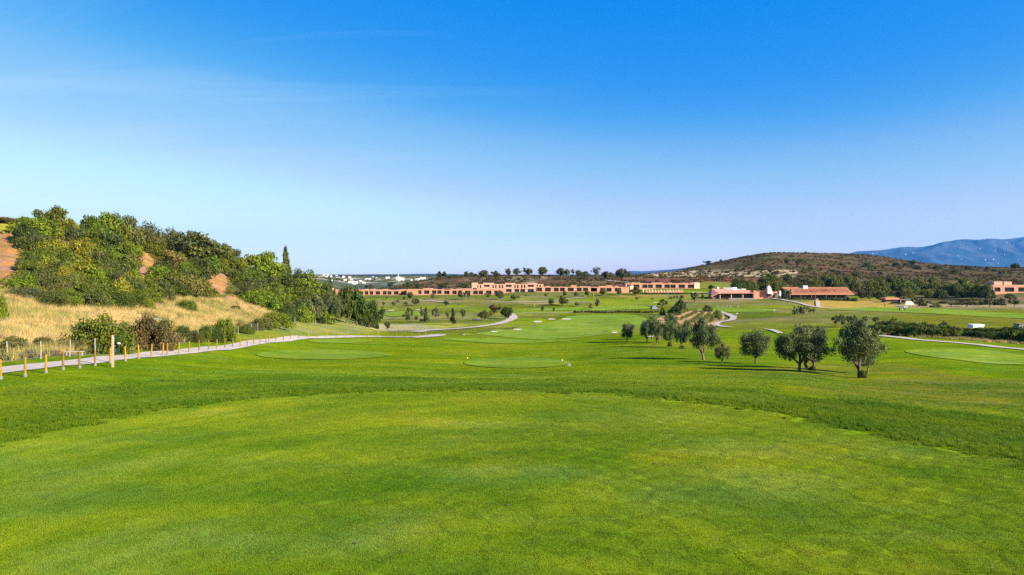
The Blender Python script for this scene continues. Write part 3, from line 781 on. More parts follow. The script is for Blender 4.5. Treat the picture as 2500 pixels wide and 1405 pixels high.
MTN = range_mesh('mountains', [(1990,668),(2060,624),(2090,615),(2130,613),(2160,611),(2185,606),(2215,603),(2245,605),(2270,601),(2300,595),(2335,587),(2360,586),(2385,590),(2420,583),(2450,586),(2500,580),(2560,574),(2640,580),(2760,592),(2900,610),(3100,640)], 13000, 18000, mt_m)
range_mesh('distant_hills', [(1480,671),(1510,666),(1545,661.5),(1570,663),(1600,661),(1640,658.5),(1670,655),(1700,650),(1740,652),(1800,668)], 10400, 12400, mt_m)
range_mesh('distant_hills', [(700,672),(800,671.2),(900,670.3),(980,670),(1040,668.8),(1100,669.5),(1200,672)], 9000, 10800, mt_m)

# ------------------------------------------------------------------ vegetation builders
def leaf_cloud(centers, radii, per, size, seed, up=0.25, squash=0.75, dens=0.5, aspect=0.5):
    """small leaf-sized faces spread through clumps"""
    g = np.random.default_rng(seed)
    V = []; Cc = []
    for k, (c, r) in enumerate(zip(centers, radii)):
        n = max(4, int(per*(r/np.mean(radii))**2))
        d = g.normal(size=(n, 3)); d /= np.linalg.norm(d, axis=1)[:, None]
        rr = r*g.random(n)**dens*(0.85+0.3*g.random(n))
        p = np.array(c)+d*rr[:, None]*np.array([1, 1, squash])
        nrm = d+g.normal(size=(n, 3))*0.75+np.array([0, 0, up]); nrm /= np.linalg.norm(nrm, axis=1)[:, None]
        t = np.cross(nrm, g.normal(size=(n, 3))); t /= np.linalg.norm(t, axis=1)[:, None]
        b = np.cross(nrm, t)
        s = (size*(0.6+0.8*g.random(n)))[:, None]
        q = np.stack([p-t*s, p-b*s*aspect, p+t*s, p+b*s*aspect], 1)
        V.append(q.reshape(-1, 3))
        cl = g.random(); lv = g.random(n)
        cc = np.stack([lv, np.full(n, cl), np.zeros(n)], 1)
        Cc.append(np.repeat(cc, 4, axis=0))
    V = np.concatenate(V); Cc = np.concatenate(Cc)
    Fq = np.arange(len(V)).reshape(-1, 4)
    return V, Fq, Cc

def crown_points(kind, n, g):
    """clump centres for a crown about 2 wide and 1 high, base at z=0"""
    P = []; Rr = []
    for _ in range(n):
        th = g.random()*2*math.pi
        if kind == 'dome':
            ph = math.acos(g.random()*1.0)          # upper half sphere
            r = 0.62+0.3*g.random()
            p = (math.sin(ph)*math.cos(th)*r, math.sin(ph)*math.sin(th)*r, math.cos(ph)*r*0.85+0.05)
            R_ = 0.22+0.10*g.random()
        elif kind == 'umbrella':
            r = math.sqrt(g.random())*0.85
            z = (1-r*r)*0.62+0.18-0.1*g.random()
            p = (r*math.cos(th), r*math.sin(th), z); R_ = 0.22+0.08*g.random()
        elif kind == 'conifer':
            z = g.random()**0.8
            r = (1-z)*0.62*(0.5+0.6*g.random())+0.05
            p = (r*math.cos(th), r*math.sin(th), z*0.92+0.04); R_ = (0.20+0.08*g.random())*(1.1-z*0.6)
        elif kind == 'sparse':
            r = 0.3+0.65*g.random(); ph = g.random()*1.25
            p = (math.sin(ph)*math.cos(th)*r, math.sin(ph)*math.sin(th)*r, 0.25+math.cos(ph)*r*0.7); R_ = 0.15+0.08*g.random()
        elif kind == 'ragged':                       # open olive crown, narrow below, with holes
            while True:
                ph = math.acos(1-2*g.random()); r = 0.35+0.55*g.random()**0.6
                p = (math.sin(ph)*math.cos(th)*r, math.sin(ph)*math.sin(th)*r, 0.5+math.cos(ph)*r*0.55)
                if p[2] > 0.05+0.35*math.hypot(p[0], p[1])*g.random(): break
            R_ = 0.17+0.16*g.random()
        else:                                        # olive / round
            ph = math.acos(1-2*g.random()); r = 0.42+0.38*g.random()**0.5
            p = (math.sin(ph)*math.cos(th)*r*1.05, math.sin(ph)*math.sin(th)*r*1.05, 0.5+math.cos(ph)*r*0.52); R_ = 0.20+0.15*g.random()
        P.append(p); Rr.append(R_)
    return np.array(P), np.array(Rr)

def crown_mesh(name, kind, seed, n=26, per=70, leaf=0.05, half=(1.0, 1.0, 1.0), dens=0.5, aspect=0.5, mat=None):
    """half-width 1, height 1: objects scale it to metres"""
    g = np.random.default_rng(seed)
    P, Rr = crown_points(kind, n, g)
    sg_ = 0.38 if kind == 'olive' else 0.25
    if kind == 'ragged': P[:, 2] += 0.12*np.sin(P[:, 0]*4+g.random()*6)
    lop = 1+sg_*np.sin(np.arctan2(P[:, 1], P[:, 0])*2+g.random()*6)+0.15*np.sin(np.arctan2(P[:, 1], P[:, 0])*3+g.random()*6)
    P[:, :2] *= lop[:, None]*0.88
    P = P*np.array(half)
    V, Fq, Cc = leaf_cloud(P, Rr, per, leaf, seed+1, dens=dens, aspect=aspect)
    V[:, 2] = np.maximum(V[:, 2], -0.02)
    me = npmesh(name, V, Fq, mat or M['leaf'], False, Cc)
    return me, P

def trunk_mesh(name, seed, P, tw=0.05, h0=-0.5, fork=0.28, twin=False, top=0.35):
    """trunk from z=h0 (ground) forking into limbs that reach the clumps; same units as the crown"""
    g = np.random.default_rng(seed); mb = MB()
    bases = [(0, 0)] if not twin else [(-0.13, 0), (0.12, 0.06)]
    for bx, by in bases:
        fz = h0+(0-h0)*(0.55+0.3*g.random())
        fx, fy = bx+g.normal()*0.06, by+g.normal()*0.06
        mb.tube([(bx, by, h0-0.1), (bx, by, h0+0.02), ((bx+fx)/2+g.normal()*0.015, (by+fy)/2, (h0+fz)/2), (fx, fy, fz)], [tw*1.6, tw*1.3, tw*0.95, tw*0.85], 7)
        idx = g.permutation(len(P))[:6]
        for k in idx:
            c = P[k]; mid = (np.array([fx, fy, fz])+c)/2+g.normal(size=3)*0.05
            mb.tube([(fx, fy, fz-0.02), tuple(mid), tuple(c)], [tw*0.6, tw*0.36, tw*0.12], 5)
    return mb.mesh(name, M['bark'], True)

PROT = {}
def proto(kind, v):
    """crown and trunk meshes of one kind (unit size)"""
    key = (kind, v)
    if key in PROT: return PROT[key]
    s = hash((kind, v)) % 1000 if False else (sum(map(ord, kind))*7+v*131) % 9973
    if kind == 'pine':
        c, P = crown_mesh('crown', 'dome', s, 44, 95, 0.05, (1.0, 1.0, 1.0), dens=0.42, aspect=0.5)
        t = trunk_mesh('trunk', s, P, 0.05, -0.2)
    elif kind == 'olive':        # near olives: fine leaves, ragged outline
        c, P = crown_mesh('crown', 'ragged', s, 42, 230, 0.034, dens=0.55, aspect=0.40)
        t = trunk_mesh('trunk', s, P, 0.068, -0.38, twin=(v % 4 == 3))
    elif kind == 'small_olive':
        c, P = crown_mesh('crown', 'ragged', s, 20, 120, 0.062, dens=0.6, aspect=0.5)
        t = trunk_mesh('trunk', s, P, 0.07, -0.42)
    elif kind == 'round':
        c, P = crown_mesh('crown', 'olive', s, 34, 80, 0.06, dens=0.45, aspect=0.6)
        t = trunk_mesh('trunk', s, P, 0.06, -0.22)
    elif kind == 'conifer':
        c, P = crown_mesh('crown', 'conifer', s, 46, 60, 0.05, dens=0.5, aspect=0.4)
        t = MB().tube([(0, 0, -0.16), (0.02, 0, 0.3), (0, 0, 0.9)], [0.06, 0.045, 0.01], 6).mesh('trunk', M['bark'])
    elif kind == 'tallpine':
        c, P = crown_mesh('crown', 'conifer', s, 26, 60, 0.09, (1.1, 1.1, 1.0), dens=0.6, aspect=0.3)
        t = MB().tube([(0, 0, -0.16), (0.05, 0, 0.3), (0, 0, 0.95)], [0.07, 0.05, 0.01], 6).mesh('trunk', M['bark'])
    elif kind == 'sparse':
        c, P = crown_mesh('crown', 'sparse', s, 26, 46, 0.055, dens=0.6, aspect=0.45)
        t = trunk_mesh('trunk', s, P, 0.05, -0.15)
    elif kind == 'shrub':      # rounded to the ground
        lf, nn, pr, dn, asp = ((0.045, 52, 130, 0.42, 0.5), (0.055, 40, 95, 0.42, 0.6), (0.07, 34, 70, 0.55, 0.45), (0.05, 30, 120, 0.38, 0.55), (0.06, 26, 90, 0.6, 0.35), (0.042, 60, 130, 0.45, 0.6))[v]
        c, P = crown_mesh('shrub', 'dome', s, nn, pr, lf, dens=dn, aspect=asp)
        t = None
    elif kind == 'near_shrub':
        c, P = crown_mesh('shrub', 'dome', s, 60, 170, 0.034, dens=0.45, aspect=0.55)
        t = None
    elif kind == 'twiggy':
        c, P = crown_mesh('shrub', 'dome', s, 30, 90, 0.04, dens=0.75, aspect=0.22)
        t = None
    PROT[key] = (c, t)
    return PROT[key]
BASEH = {'olive': 0.30, 'small_olive': 0.42, 'round': 0.22, 'pine': 0.14, 'conifer': 0.10, 'sparse': 0.15, 'tallpine': 0.12}
GREENS = {
 'olive': (0.096, 0.126, 0.048), 'grey': (0.085, 0.100, 0.040), 'dark': (0.050, 0.075, 0.006), 'mid': (0.088, 0.116, 0.008),
 'bright': (0.125, 0.170, 0.008), 'yellow': (0.165, 0.175, 0.010), 'pine': (0.098, 0.122, 0.008), 'deep': (0.034, 0.055, 0.007),
 'brown': (0.095, 0.082, 0.026), 'red': (0.075, 0.050, 0.028), 'dusky': (0.078, 0.088, 0.020), 'mauve': (0.16, 0.11, 0.09), 'khaki': (0.135, 0.135, 0.030)}
def tree(kind, px, pb, pt, wpx, color, label, group, dmin=20, name='tree', cat='tree', v=None, loc=None, rz=None, dmax=3000, sink=0.0):
    """a tree whose foot is seen at (px, pb), its top at pt, its crown wpx wide"""
    if loc is None: x, d, z = at(px, pb, dmin, dmax)
    else: x, d, z = loc
    pbv = HOR+(EYE-z)/d*F
    H = max((pbv-pt)/F*d, 0.6); W = wpx/F*d/2
    v = random.randrange(6 if kind == 'shrub' else 4) if v is None else v
    if kind == 'pine': W *= 1.16; H *= 1.08
    if kind == 'near_shrub': W *= 1.25; H *= 1.08
    c, t = proto(kind, v)
    rz = random.random()*6.28 if rz is None else rz
    jit = [GREENS[color][i]*(0.88+0.24*random.random()) for i in range(3)]
    if t is None:
        o = link(name, c); o.location = (x, d, z-0.05*H-sink); o.rotation_euler = (0, 0, rz)
        o.scale = (W*1.0, W*1.0, H/0.98); o.color = (*jit, 1)
        tag(o, label, cat, group); return o
    b = BASEH[kind]
    root = empty(name, (x, d, z-sink), rz)
    tag(root, label, cat, group)
    hs = H/(1+b)
    if kind == 'olive': W *= 1.08
    cr = link('crown', c, root); cr.scale = (W*1.08, W*1.08, hs); cr.location = (0, 0, b*hs); cr.color = (*jit, 1)
    tk = link('trunk', t, root); tk.scale = (W*1.08, W*1.08, hs); tk.location = (0, 0, b*hs)
    return root

def row(lst, group, phrase, dmin, dmax=3000, name='tree', cat='tree', bush='shrub'):
    """trees of one stand in order from left to right; each label says its place in the order"""
    lst = sorted(lst, key=lambda q: q[1])
    words = {'olive': 'grey-green olive', 'small_olive': 'small olive', 'round': 'round-crowned tree', 'pine': 'umbrella pine', 'conifer': 'narrow conifer', 'sparse': 'open-branched tree', 'shrub': 'rounded shrub', 'near_shrub': 'rounded shrub', 'twiggy': 'twiggy shrub'}
    cw = {'olive': '', 'grey': '', 'dark': 'dark ', 'mid': 'green ', 'bright': 'bright green ', 'yellow': 'yellow-green ', 'pine': 'green ', 'deep': 'very dark ', 'brown': 'brownish ', 'red': 'reddish-leaved ', 'dusky': 'dusky green ', 'mauve': 'pale mauve ', 'khaki': 'khaki '}
    for i, (kind, px, pb, pt, w, c) in enumerate(lst):
        isb = kind in ('shrub', 'near_shrub', 'twiggy')
        tree(kind, px, pb, pt, w, c, f"{cw[c]}{words[kind]}, {nth(i+1)} plant from left {phrase}", group, dmin, name=(bush if isb else name), cat=('shrub' if isb else cat), dmax=dmax)

# ------------------------------------------------------------------ the near olives
def Z(x0, y0, s): return lambda X, Y: (x0+X/s, y0+Y/s)
OL = [ # zoomed coordinates: foot x, foot y, top y, width, variant, label
 (175,320,165,135,0,'leftmost small olive of the row, with a forked trunk'),
 (335,324,158,135,1,'olive second from the left in the row, crown hiding a taller one behind'),
 (375,300,108,130,2,'olive standing behind the second and third trees of the row'),
 (430,332,172,105,3,'olive with a bare pale foot, third from the left in the row'),
 (520,358,145,135,0,'tall narrow olive with shoots round its foot, fourth in the row'),
 (535,325,112,130,1,'olive peeping over the fourth tree of the row'),
 (620,373,182,108,2,'slim olive with a bushy skirt, just left of the big round olive'),
 (655,330,130,85,3,'small olive behind the slim one with the bushy skirt'),
 (805,470,155,275,1,'big round olive in the middle of the row with a pale root flare'),
 (955,508,330,105,2,'short half-bare olive with shoots up its trunk, beside the big round one'),
 (1232,500,225,240,0,'olive with a stout black trunk and a small lopsided crown'),
 (1690,552,172,300,3,'olive behind the leaning one, showing to its right'),
 (1592,568,185,330,2,'wide olive with two leaning trunks and a crown near the ground'),
 (2095,616,182,390,1,'largest olive, rightmost of the row, with shoots round its foot'),
]
for X, B, T, W, v, lab in OL:
    kind = 'olive'
    tree(kind, 1480+X/3.378, 740+B/3.378, 740+T/3.378, W/3.378, 'olive', lab, 'olives in a row on the slope', 40, name='olive_tree', cat='olive tree', v=v, rz=v*1.3+X*0.01)
# shoots at the feet of some olives
for X, B, T, W, lab in ((2100,618,540,60,'leafy shoots round the foot of the largest olive'),(520,360,310,40,'leafy shoots round the foot of the fourth olive in the row'),(622,376,345,45,'low bush at the foot of the slim olive'),(1690,556,510,50,'tuft of shoots at the foot of the olive behind the leaning one')):
    x, d, z = at(1480+X/3.378, 740+B/3.378, 40)
    tree('near_shrub', 0, 740+B/3.378, 740+T/3.378, W/3.378, 'mid', lab, None, v=1, loc=(x, d-0.3, z), name='shrub', cat='shrub')
x, d, z = at(1480+2152/3.378, 740+583/3.378, 40)
tree('olive', 0, 0, 740+300/3.378, 60, 'olive', 'slender olive trunk close behind the largest olive', 'olives in a row on the slope', 40, loc=(x, d, z), v=0, name='olive_tree', cat='olive tree')

# ------------------------------------------------------------------ trees scattered over the course
A3 = lambda L: [(k, 720+X/6.25, 640+B/6.25, 640+T/6.25, W/6.25, c) for (X, B, T, W, k, c) in L]
A4 = lambda L: [(k, 1080+X/6.25, 640+B/6.25, 640+T/6.25, W/6.25, c) for (X, B, T, W, k, c) in L]
A5 = lambda L: [(k, 1440+X/6.25, 620+B/6.25, 620+T/6.25, W/6.25, c) for (X, B, T, W, k, c) in L]
A6 = lambda L: [(k, 1800+X/6.25, 600+B/6.25, 600+T/6.25, W/6.25, c) for (X, B, T, W, k, c) in L]
A7 = lambda L: [(k, 2100+X/4.6825, 560+B/4.6825, 560+T/4.6825, W/4.6825, c) for (X, B, T, W, k, c) in L]
A2 = lambda L: [(k, 400+X/4.1317, 560+B/4.1317, 560+T/4.1317, W/4.1317, c) for (X, B, T, W, k, c) in L]
A1 = lambda L: [(k, X/2.81, 480+B/2.81, 480+T/2.81, W/2.81, c) for (X, B, T, W, k, c) in L]
so, ro, pi_, co, sp_, sh, tw_ = 'small_olive', 'round', 'pine', 'conifer', 'sparse', 'shrub', 'twiggy'
near_course = A3([(1353,695,600,46,so,'grey'),(1513,692,605,64,so,'grey'),(1575,640,580,58,so,'grey'),(1695,697,600,62,so,'grey'),(1845,665,560,112,ro,'dusky'),(2305,672,590,100,so,'grey'),
  (1735,880,710,120,so,'dusky'),(1705,922,785,108,so,'grey'),(1850,908,815,72,so,'grey'),(1935,870,700,84,so,'grey'),(2000,932,680,120,co,'dark'),(2155,880,705,114,so,'grey'),(2410,972,700,150,co,'deep'),(2325,880,765,56,so,'grey'),(1412,1052,905,120,so,'dusky'),
  (1940,905,860,75,sh,'deep')]) + \
 A4([(60,672,600,95,so,'grey'),(250,667,630,26,so,'dusky'),(880,660,635,26,sh,'mid'),(1225,660,640,26,sh,'mid'),(1660,667,555,118,ro,'pine'),(1840,667,525,195,ro,'pine'),(2050,685,610,92,so,'grey'),(2262,738,640,62,so,'brown'),(2362,712,575,72,so,'grey'),(1528,782,670,68,so,'dusky'),(1702,772,695,52,so,'dusky'),
  (315,872,715,112,so,'grey'),(795,810,650,172,ro,'red'),(975,872,690,195,ro,'dark'),(640,895,740,180,ro,'mid'),(740,840,745,90,ro,'yellow')]) + \
 A5([(105,840,700,72,so,'grey'),(720,718,655,64,so,'khaki'),(955,697,670,62,sh,'khaki')])
row(near_course, 'small trees scattered over the course', 'on the course below the terracotta building', 150, 395)
row(A3([(1760,572,460,112,ro,'pine'),(2105,582,480,74,so,'grey'),(1400,577,525,36,ro,'mid'),(1665,574,530,46,ro,'mid')]) +
 A4([(300,582,445,135,so,'dusky'),(400,576,440,100,sp_,'grey'),(690,562,470,84,so,'khaki'),(885,572,445,135,ro,'dusky'),(1095,590,500,110,ro,'mid'),(1155,572,505,62,so,'grey'),(1270,542,485,36,so,'mid'),(1585,542,475,56,so,'grey'),(1865,527,445,82,ro,'mid'),(2035,542,445,72,ro,'dusky'),(2212,527,425,92,ro,'mid'),(2455,517,420,112,ro,'mid')]) +
 A5([(208,637,530,102,ro,'mid'),(445,637,540,112,ro,'mid'),(700,637,512,165,ro,'mid'),(1235,687,650,72,sh,'brown'),(1290,672,640,40,sh,'brown'),(1332,677,630,38,sh,'dusky'),(1405,677,620,72,sh,'dusky')]),
 'trees on the lawn in front of the long building', 'on the lawn before the terracotta building', 290, 425)
row(A5([(1595,742,590,135,so,'grey'),(1718,738,590,100,sp_,'grey')]), 'pair of olives before the tiled clubhouse', 'beside the glass pavilion', 250, 400)
row(A5([(1110,815,700,165,so,'dusky'),(1112,935,790,125,sh,'mid'),(1300,945,760,190,sh,'deep'),(1385,900,700,170,ro,'dusky'),(1800,885,770,225,sh,'dusky'),(1940,985,820,75,sh,'mid'),(1170,985,950,110,sh,'khaki')]),
 'planting round the vineyard', 'by the vineyard rows', 190, 330)
row(A6([(880,1092,940,112,so,'olive'),(940,1060,930,80,so,'olive'),(1005,1082,920,112,so,'olive'),(1100,1046,950,46,so,'grey'),(1160,1047,955,56,so,'grey'),(1500,1232,1065,122,so,'olive'),(1595,1252,1052,145,so,'olive'),(1700,1202,1070,112,so,'grey'),(1770,1245,1060,155,so,'olive'),(1950,1182,1080,82,so,'grey')]) +
 [(so, 2113, 787, 773, 13, 'grey'), (so, 2138, 790, 774, 20, 'grey'), (so, 2182, 790, 776, 16, 'dusky'), (so, 2304, 800, 785, 20, 'dusky')],
 'olives on the right-hand fairway', 'between clubhouse and right-hand hedge', 110, 330)

# ------------------------------------------------------------------ hedge of bushes on the right
hx = 2128; k = 0; items = []
while hx < 2560:
    t = (hx-2128)/372.0
    top = np.interp(hx, [2128,2150,2180,2210,2240,2270,2300,2340,2380,2430,2460,2500,2720], [792,781,783,786,783,792,790,796,799,801,797,794,790]) + random.uniform(-1, 3)
    base = np.interp(hx, [2128,2200,2300,2400,2500,2720], [812,817,823,829,836,850])
    items.append((sh, hx, base+2, top+4, random.uniform(46, 60), random.choice(['mid', 'mid', 'dark', 'bright'])))
    items.append((sh, hx+10, base-9, top-4, random.uniform(40, 54), random.choice(['mid', 'dark', 'dark'])))
    hx += 19
row(items, 'bushes of the low hedge on the right', 'in the green hedge at right', 100, 190, bush='hedge_bush')
row([(sh, x, y, y-random.uniform(5, 7.5), random.uniform(8, 12), random.choice(['dark', 'deep', 'brown'])) for x, y in [(1404+i*8.2, 764.0-0.6*math.sin(i*0.5)) for i in range(24)]],
    'bushes of the hedge across the fairway', 'in the hedge across the fairway', 230, 330, bush='hedge_bush')

# ------------------------------------------------------------------ pines round the clubhouse
row([(pi_, 1803, 716, 678, 36, 'dark')] + A6([(180,700,500,270,pi_,'pine'),(480,600,430,330,pi_,'pine'),(780,590,430,185,pi_,'dark'),(890,590,490,125,so,'grey'),(420,730,565,225,pi_,'pine'),(590,745,540,240,pi_,'pine'),(700,735,540,180,pi_,'pine'),(210,735,570,190,pi_,'mid'),(935,690,540,190,pi_,'dark'),
  (1030,600,470,160,so,'dusky'),(1150,690,520,210,pi_,'pine'),(1245,690,505,190,pi_,'pine'),(1310,620,430,190,pi_,'pine'),(1400,690,470,180,pi_,'dark'),(1500,690,450,230,pi_,'pine'),(1600,720,560,170,pi_,'mid'),(1700,620,430,130,pi_,'pine'),(1800,720,500,160,pi_,'pine'),(1810,480,360,160,so,'grey')]),
  'pines behind the clubhouse', 'in the grove behind the clubhouse', 385, 560)
row(A6([(760,832,665,145,so,'grey'),(2020,842,690,115,so,'grey'),(1900,830,670,170,ro,'dusky'),(2180,845,700,190,ro,'pine')]), 'small trees at the ends of the clubhouse', 'at the clubhouse front corners', 300, 380)
row(A7([(160,760,560,265,pi_,'pine'),(235,720,535,140,pi_,'dark'),(330,690,530,105,pi_,'dark'),(430,700,540,170,pi_,'pine'),(540,760,590,210,pi_,'pine'),(680,740,560,170,pi_,'pine'),(510,800,675,200,pi_,'mid'),(775,790,680,130,pi_,'yellow'),(850,750,590,160,pi_,'pine'),(930,810,680,150,pi_,'dark'),(840,690,530,130,pi_,'pine'),(1000,790,605,190,pi_,'pine'),(1100,790,605,160,pi_,'dark'),(1190,720,552,140,pi_,'pine'),(1275,800,630,215,pi_,'dark'),(1440,810,620,200,pi_,'dark'),(1350,770,625,160,pi_,'pine'),(90,790,690,150,pi_,'dusky'),(590,650,545,90,so,'grey'),(1130,700,600,130,pi_,'dark')]),
  'pines of the grove on the right', 'in the dark grove at right', 330, 470)
row(A7([(235,812,712,105,so,'grey'),(660,884,782,120,so,'dusky'),(870,894,830,125,sh,'bright'),(1045,893,822,66,so,'dusky'),(1212,888,800,155,so,'dusky'),(1480,893,792,115,so,'grey'),(1580,870,775,125,sh,'deep'),(1612,888,790,64,so,'grey'),(1712,812,738,125,ro,'mid'),(1762,888,790,125,so,'dusky'),
  (400,858,812,150,sh,'dark'),(720,880,815,90,sh,'khaki'),(960,850,810,110,sh,'khaki'),(1290,870,800,120,sh,'dusky'),(1380,868,810,110,sh,'dark'),(1120,868,815,110,sh,'brown'),(780,850,810,90,sh,'dark')]),
  'small trees on the red bank at right', 'on the red bank below the grove', 300, 372)

# ------------------------------------------------------------------ trees on the ridge and behind the buildings
row(A4([(365,225,150,105,ro,'dark'),(440,225,158,95,ro,'dusky'),(505,225,175,85,ro,'dusky'),(630,225,128,190,ro,'dusky'),(800,222,133,110,ro,'dark'),(850,222,165,80,ro,'dusky'),(1005,200,92,135,sp_,'dusky'),(1010,200,110,100,ro,'dusky'),(1130,200,105,135,ro,'dark'),(1255,205,66,140,sp_,'dusky'),(1315,215,98,130,ro,'dark'),(1525,205,78,210,ro,'dusky'),(1820,205,82,215,sp_,'dusky'),(1815,205,110,160,ro,'dark'),(1900,200,108,95,ro,'mid'),(1990,200,88,105,sp_,'dusky'),(2080,225,128,135,ro,'mid'),(2180,245,150,140,ro,'dark'),(2350,265,72,240,sp_,'olive'),(2480,245,150,100,ro,'dark'),(200,238,192,90,ro,'dark'),(100,245,210,110,ro,'dusky')]) +
 A5([(250,385,270,120,ro,'dusky'),(320,372,288,84,ro,'dusky'),(480,390,228,165,ro,'dusky'),(595,390,256,95,sp_,'dusky'),(1795,150,105,118,ro,'deep'),(2000,105,88,60,ro,'deep')]) + [(ro, 2227, 649, 636, 20, 'deep'), (ro, 2477, 657, 644, 18, 'deep'), (ro, 1073, 671, 664, 14, 'deep'), (ro, 1085, 672, 664, 14, 'deep')],
 'trees along the skyline ridge', 'on the skyline ridge', 440, 1100)
row(A4([(320,412,332,170,so,'dusky'),(20,395,330,84,so,'dusky'),(1020,245,208,110,sh,'dusky')]) + A3([(1460,395,310,135,so,'dark'),(1720,395,310,155,ro,'dusky'),(1880,390,330,84,ro,'mid'),(2245,395,325,135,so,'dusky'),(1150,410,345,140,so,'dusky'),(2100,330,280,90,sh,'brown'),(1600,380,320,80,sh,'khaki')]) +
 A5([(1850,562,480,95,ro,'deep'),(1835,600,545,65,sh,'grey'),(1940,535,508,40,sh,'brown')]),
 'trees between the long building and the ridge', 'on the heath behind the buildings', 425, 620)
# dark bushes dotted over the brown hill
HB = []
for X, Y, w in ((700,430,90),(640,432,60),(830,410,70),(1250,380,80),(1480,310,90),(2000,285,110),(2200,300,150),(2360,365,80),(1800,300,60),(2090,170,70),(1880,128,50),(2290,120,60),(1560,380,90),(1350,360,60),(1230,240,60),(1760,410,70),(1830,440,110),(2100,420,60)):
    HB.append((sh if X % 4 else so, 1600+X/6.25, 600+Y/6.25, 600+Y/6.25-w/6.25*0.62, w/6.25, random.choice(['dark', 'dusky', 'deep', 'grey'])))
for X, Y, w in ((440,520,110),(580,415,120),(280,390,60),(1070,405,110),(940,395,90),(1340,410,50),(1450,440,110),(830,400,60),(740,490,60),(1160,335,40),(620,450,80),(1550,530,60),(1670,480,90),(1820,440,90),(2060,445,90),(2240,500,100),(2150,470,80),(2400,420,100),(1200,440,90),(980,440,70),(180,470,70),(240,480,60)):
    HB.append((sh, 2000+X/5.0, 570+Y/5.0, 570+Y/5.0-w/5.0*0.6, w/5.0, random.choice(['dark', 'dusky', 'dusky', 'grey', 'deep'])))
row(HB, 'dark bushes dotted over the brown hill', 'on the brown heath hill', 520, 1000)

# ------------------------------------------------------------------ the wooded hill on the left
HL = []
crest = lambda u: np.interp(u, [-60, 0, 60, 130, 180, 240, 300, 340, 400, 450, 500, 560, 600, 650, 690, 760, 800, 840], [548, 548, 545, 560, 568, 566, 572, 582, 600, 604, 612, 632, 660, 668, 668, 690, 706, 716])
foot = lambda u: np.interp(u, [-60, 0, 100, 200, 330, 420, 500, 560, 640, 700, 780, 840], [700, 700, 702, 744, 748, 712, 722, 722, 760, 775, 785, 786])
bare = [(5, 612, 46, 66), (138, 588, 36, 16), (352, 648, 22, 30), (532, 692, 24, 28), (-40, 630, 60, 60), (562, 728, 20, 14)]
def depth_hint(u): return np.interp(u, [-60, 0, 130, 300, 500, 650, 770, 840], [82, 82, 88, 96, 120, 140, 170, 185])
rowy = 0
u = -50
while u < 815:
    c0 = crest(u); f0 = foot(u); n = max(1, int(round((f0-c0)/21)))
    for j in range(n+1):
        uu = u+random.uniform(-14, 14); py = c0+(f0-c0)*(j/n)+random.uniform(-6, 6)+4
        if any(((uu-b[0])/b[2])**2+((py-12-b[1])/b[3])**2 < 2.0 for b in bare): continue
        t = j/n
        w = random.uniform(60, 100)*(1.0 if uu < 520 else 0.85); h = random.uniform(40, 60)*(1.0 if uu < 520 else 0.9)
        if t < 0.15 and 200 < uu < 420: h *= 1.3
        if t < 0.12 and uu < 240: w *= 0.7; h *= 0.6
        if uu < 330: cc = random.choice(['yellow', 'mid', 'dusky', 'khaki', 'mid', 'mid', 'dusky', 'bright'])
        elif t < 0.35 and 400 < uu < 540: cc = random.choice(['dusky', 'olive', 'dusky'])
        elif uu > 620: cc = random.choice(['bright', 'mid', 'mid', 'bright', 'dusky', 'dark'])
        else: cc = random.choice(['mid', 'khaki', 'dusky', 'mid', 'bright', 'mid', 'dusky', 'dark'])
        HL.append((t, ('shrub' if random.random() < 0.85 else 'twiggy', uu, py, py-h, w, cc, depth_hint(uu)-6)))
    u += 31
tiers = {'crest': [], 'upper slope': [], 'middle slope': [], 'foot': []}
for t, it in HL:
    tiers['crest' if t < 0.15 else 'upper slope' if t < 0.45 else 'middle slope' if t < 0.8 else 'foot'].append(it)
cwl = {'olive': 'olive-grey', 'dusky': 'dusky green', 'dark': 'dark green', 'mid': 'green', 'bright': 'bright green', 'yellow': 'yellow-green', 'khaki': 'khaki'}
for tn, its in tiers.items():
    its.sort(key=lambda q: q[1])
    for i, (kind, px, pb, pt, w, c, dm) in enumerate(its):
        tree(kind, px, pb, pt, w, c, f"{cwl[c]} {'twiggy' if kind == 'twiggy' else 'dense'} shrub, {nth(i+1)} from left on the wooded hill {tn}", 'shrubs covering the wooded hill', dm, name='shrub', cat='shrub', dmax=235)
# named ones
T_ = tree
T_('round', 128, 566, 503, 62, 'mid', 'tall green tree highest on the left hill against the sky', None, 110, dmax=200)
T_('shrub', 168, 575, 526, 56, 'yellow', 'yellow-green bush right of the tallest hilltop tree', None, 110, name='shrub', cat='shrub', dmax=200)
T_('shrub', 62, 594, 534, 76, 'deep', 'dark green bush on the orange soil near the hilltop', None, 100, name='shrub', cat='shrub', dmax=200)
T_('shrub', 177, 580, 545, 44, 'deep', 'round very dark bush beside the bare orange patch', None, 100, name='shrub', cat='shrub', dmax=200)
T_('shrub', 12, 545, 530, 60, 'brown', 'reddish brown scrub on the very top of the hill at the left edge', None, 120, name='shrub', cat='shrub', dmax=200)
T_('sparse', 235, 575, 527, 34, 'khaki', 'small open tree on the hill crest with yellow leaves', None, 120, dmax=220)
T_('sparse', 315, 590, 540, 50, 'khaki', 'thin twiggy tree on the crest above the dense olive-grey scrub', None, 120, dmax=220)
T_('sparse', 378, 596, 562, 44, 'khaki', 'thin tree on the crest left of the dark domed holm oak', None, 120, dmax=220)
T_('round', 470, 650, 572, 150, 'dusky', 'broad dusky holm oak with layered crown on the crest', None, 150, dmax=220)
T_('round', 552, 655, 600, 46, 'mid', 'green tree at the right shoulder of the hill crest', None, 150, dmax=230)
T_('round', 580, 662, 628, 36, 'khaki', 'small tree where the hill crest drops into the saddle', None, 150, dmax=240)
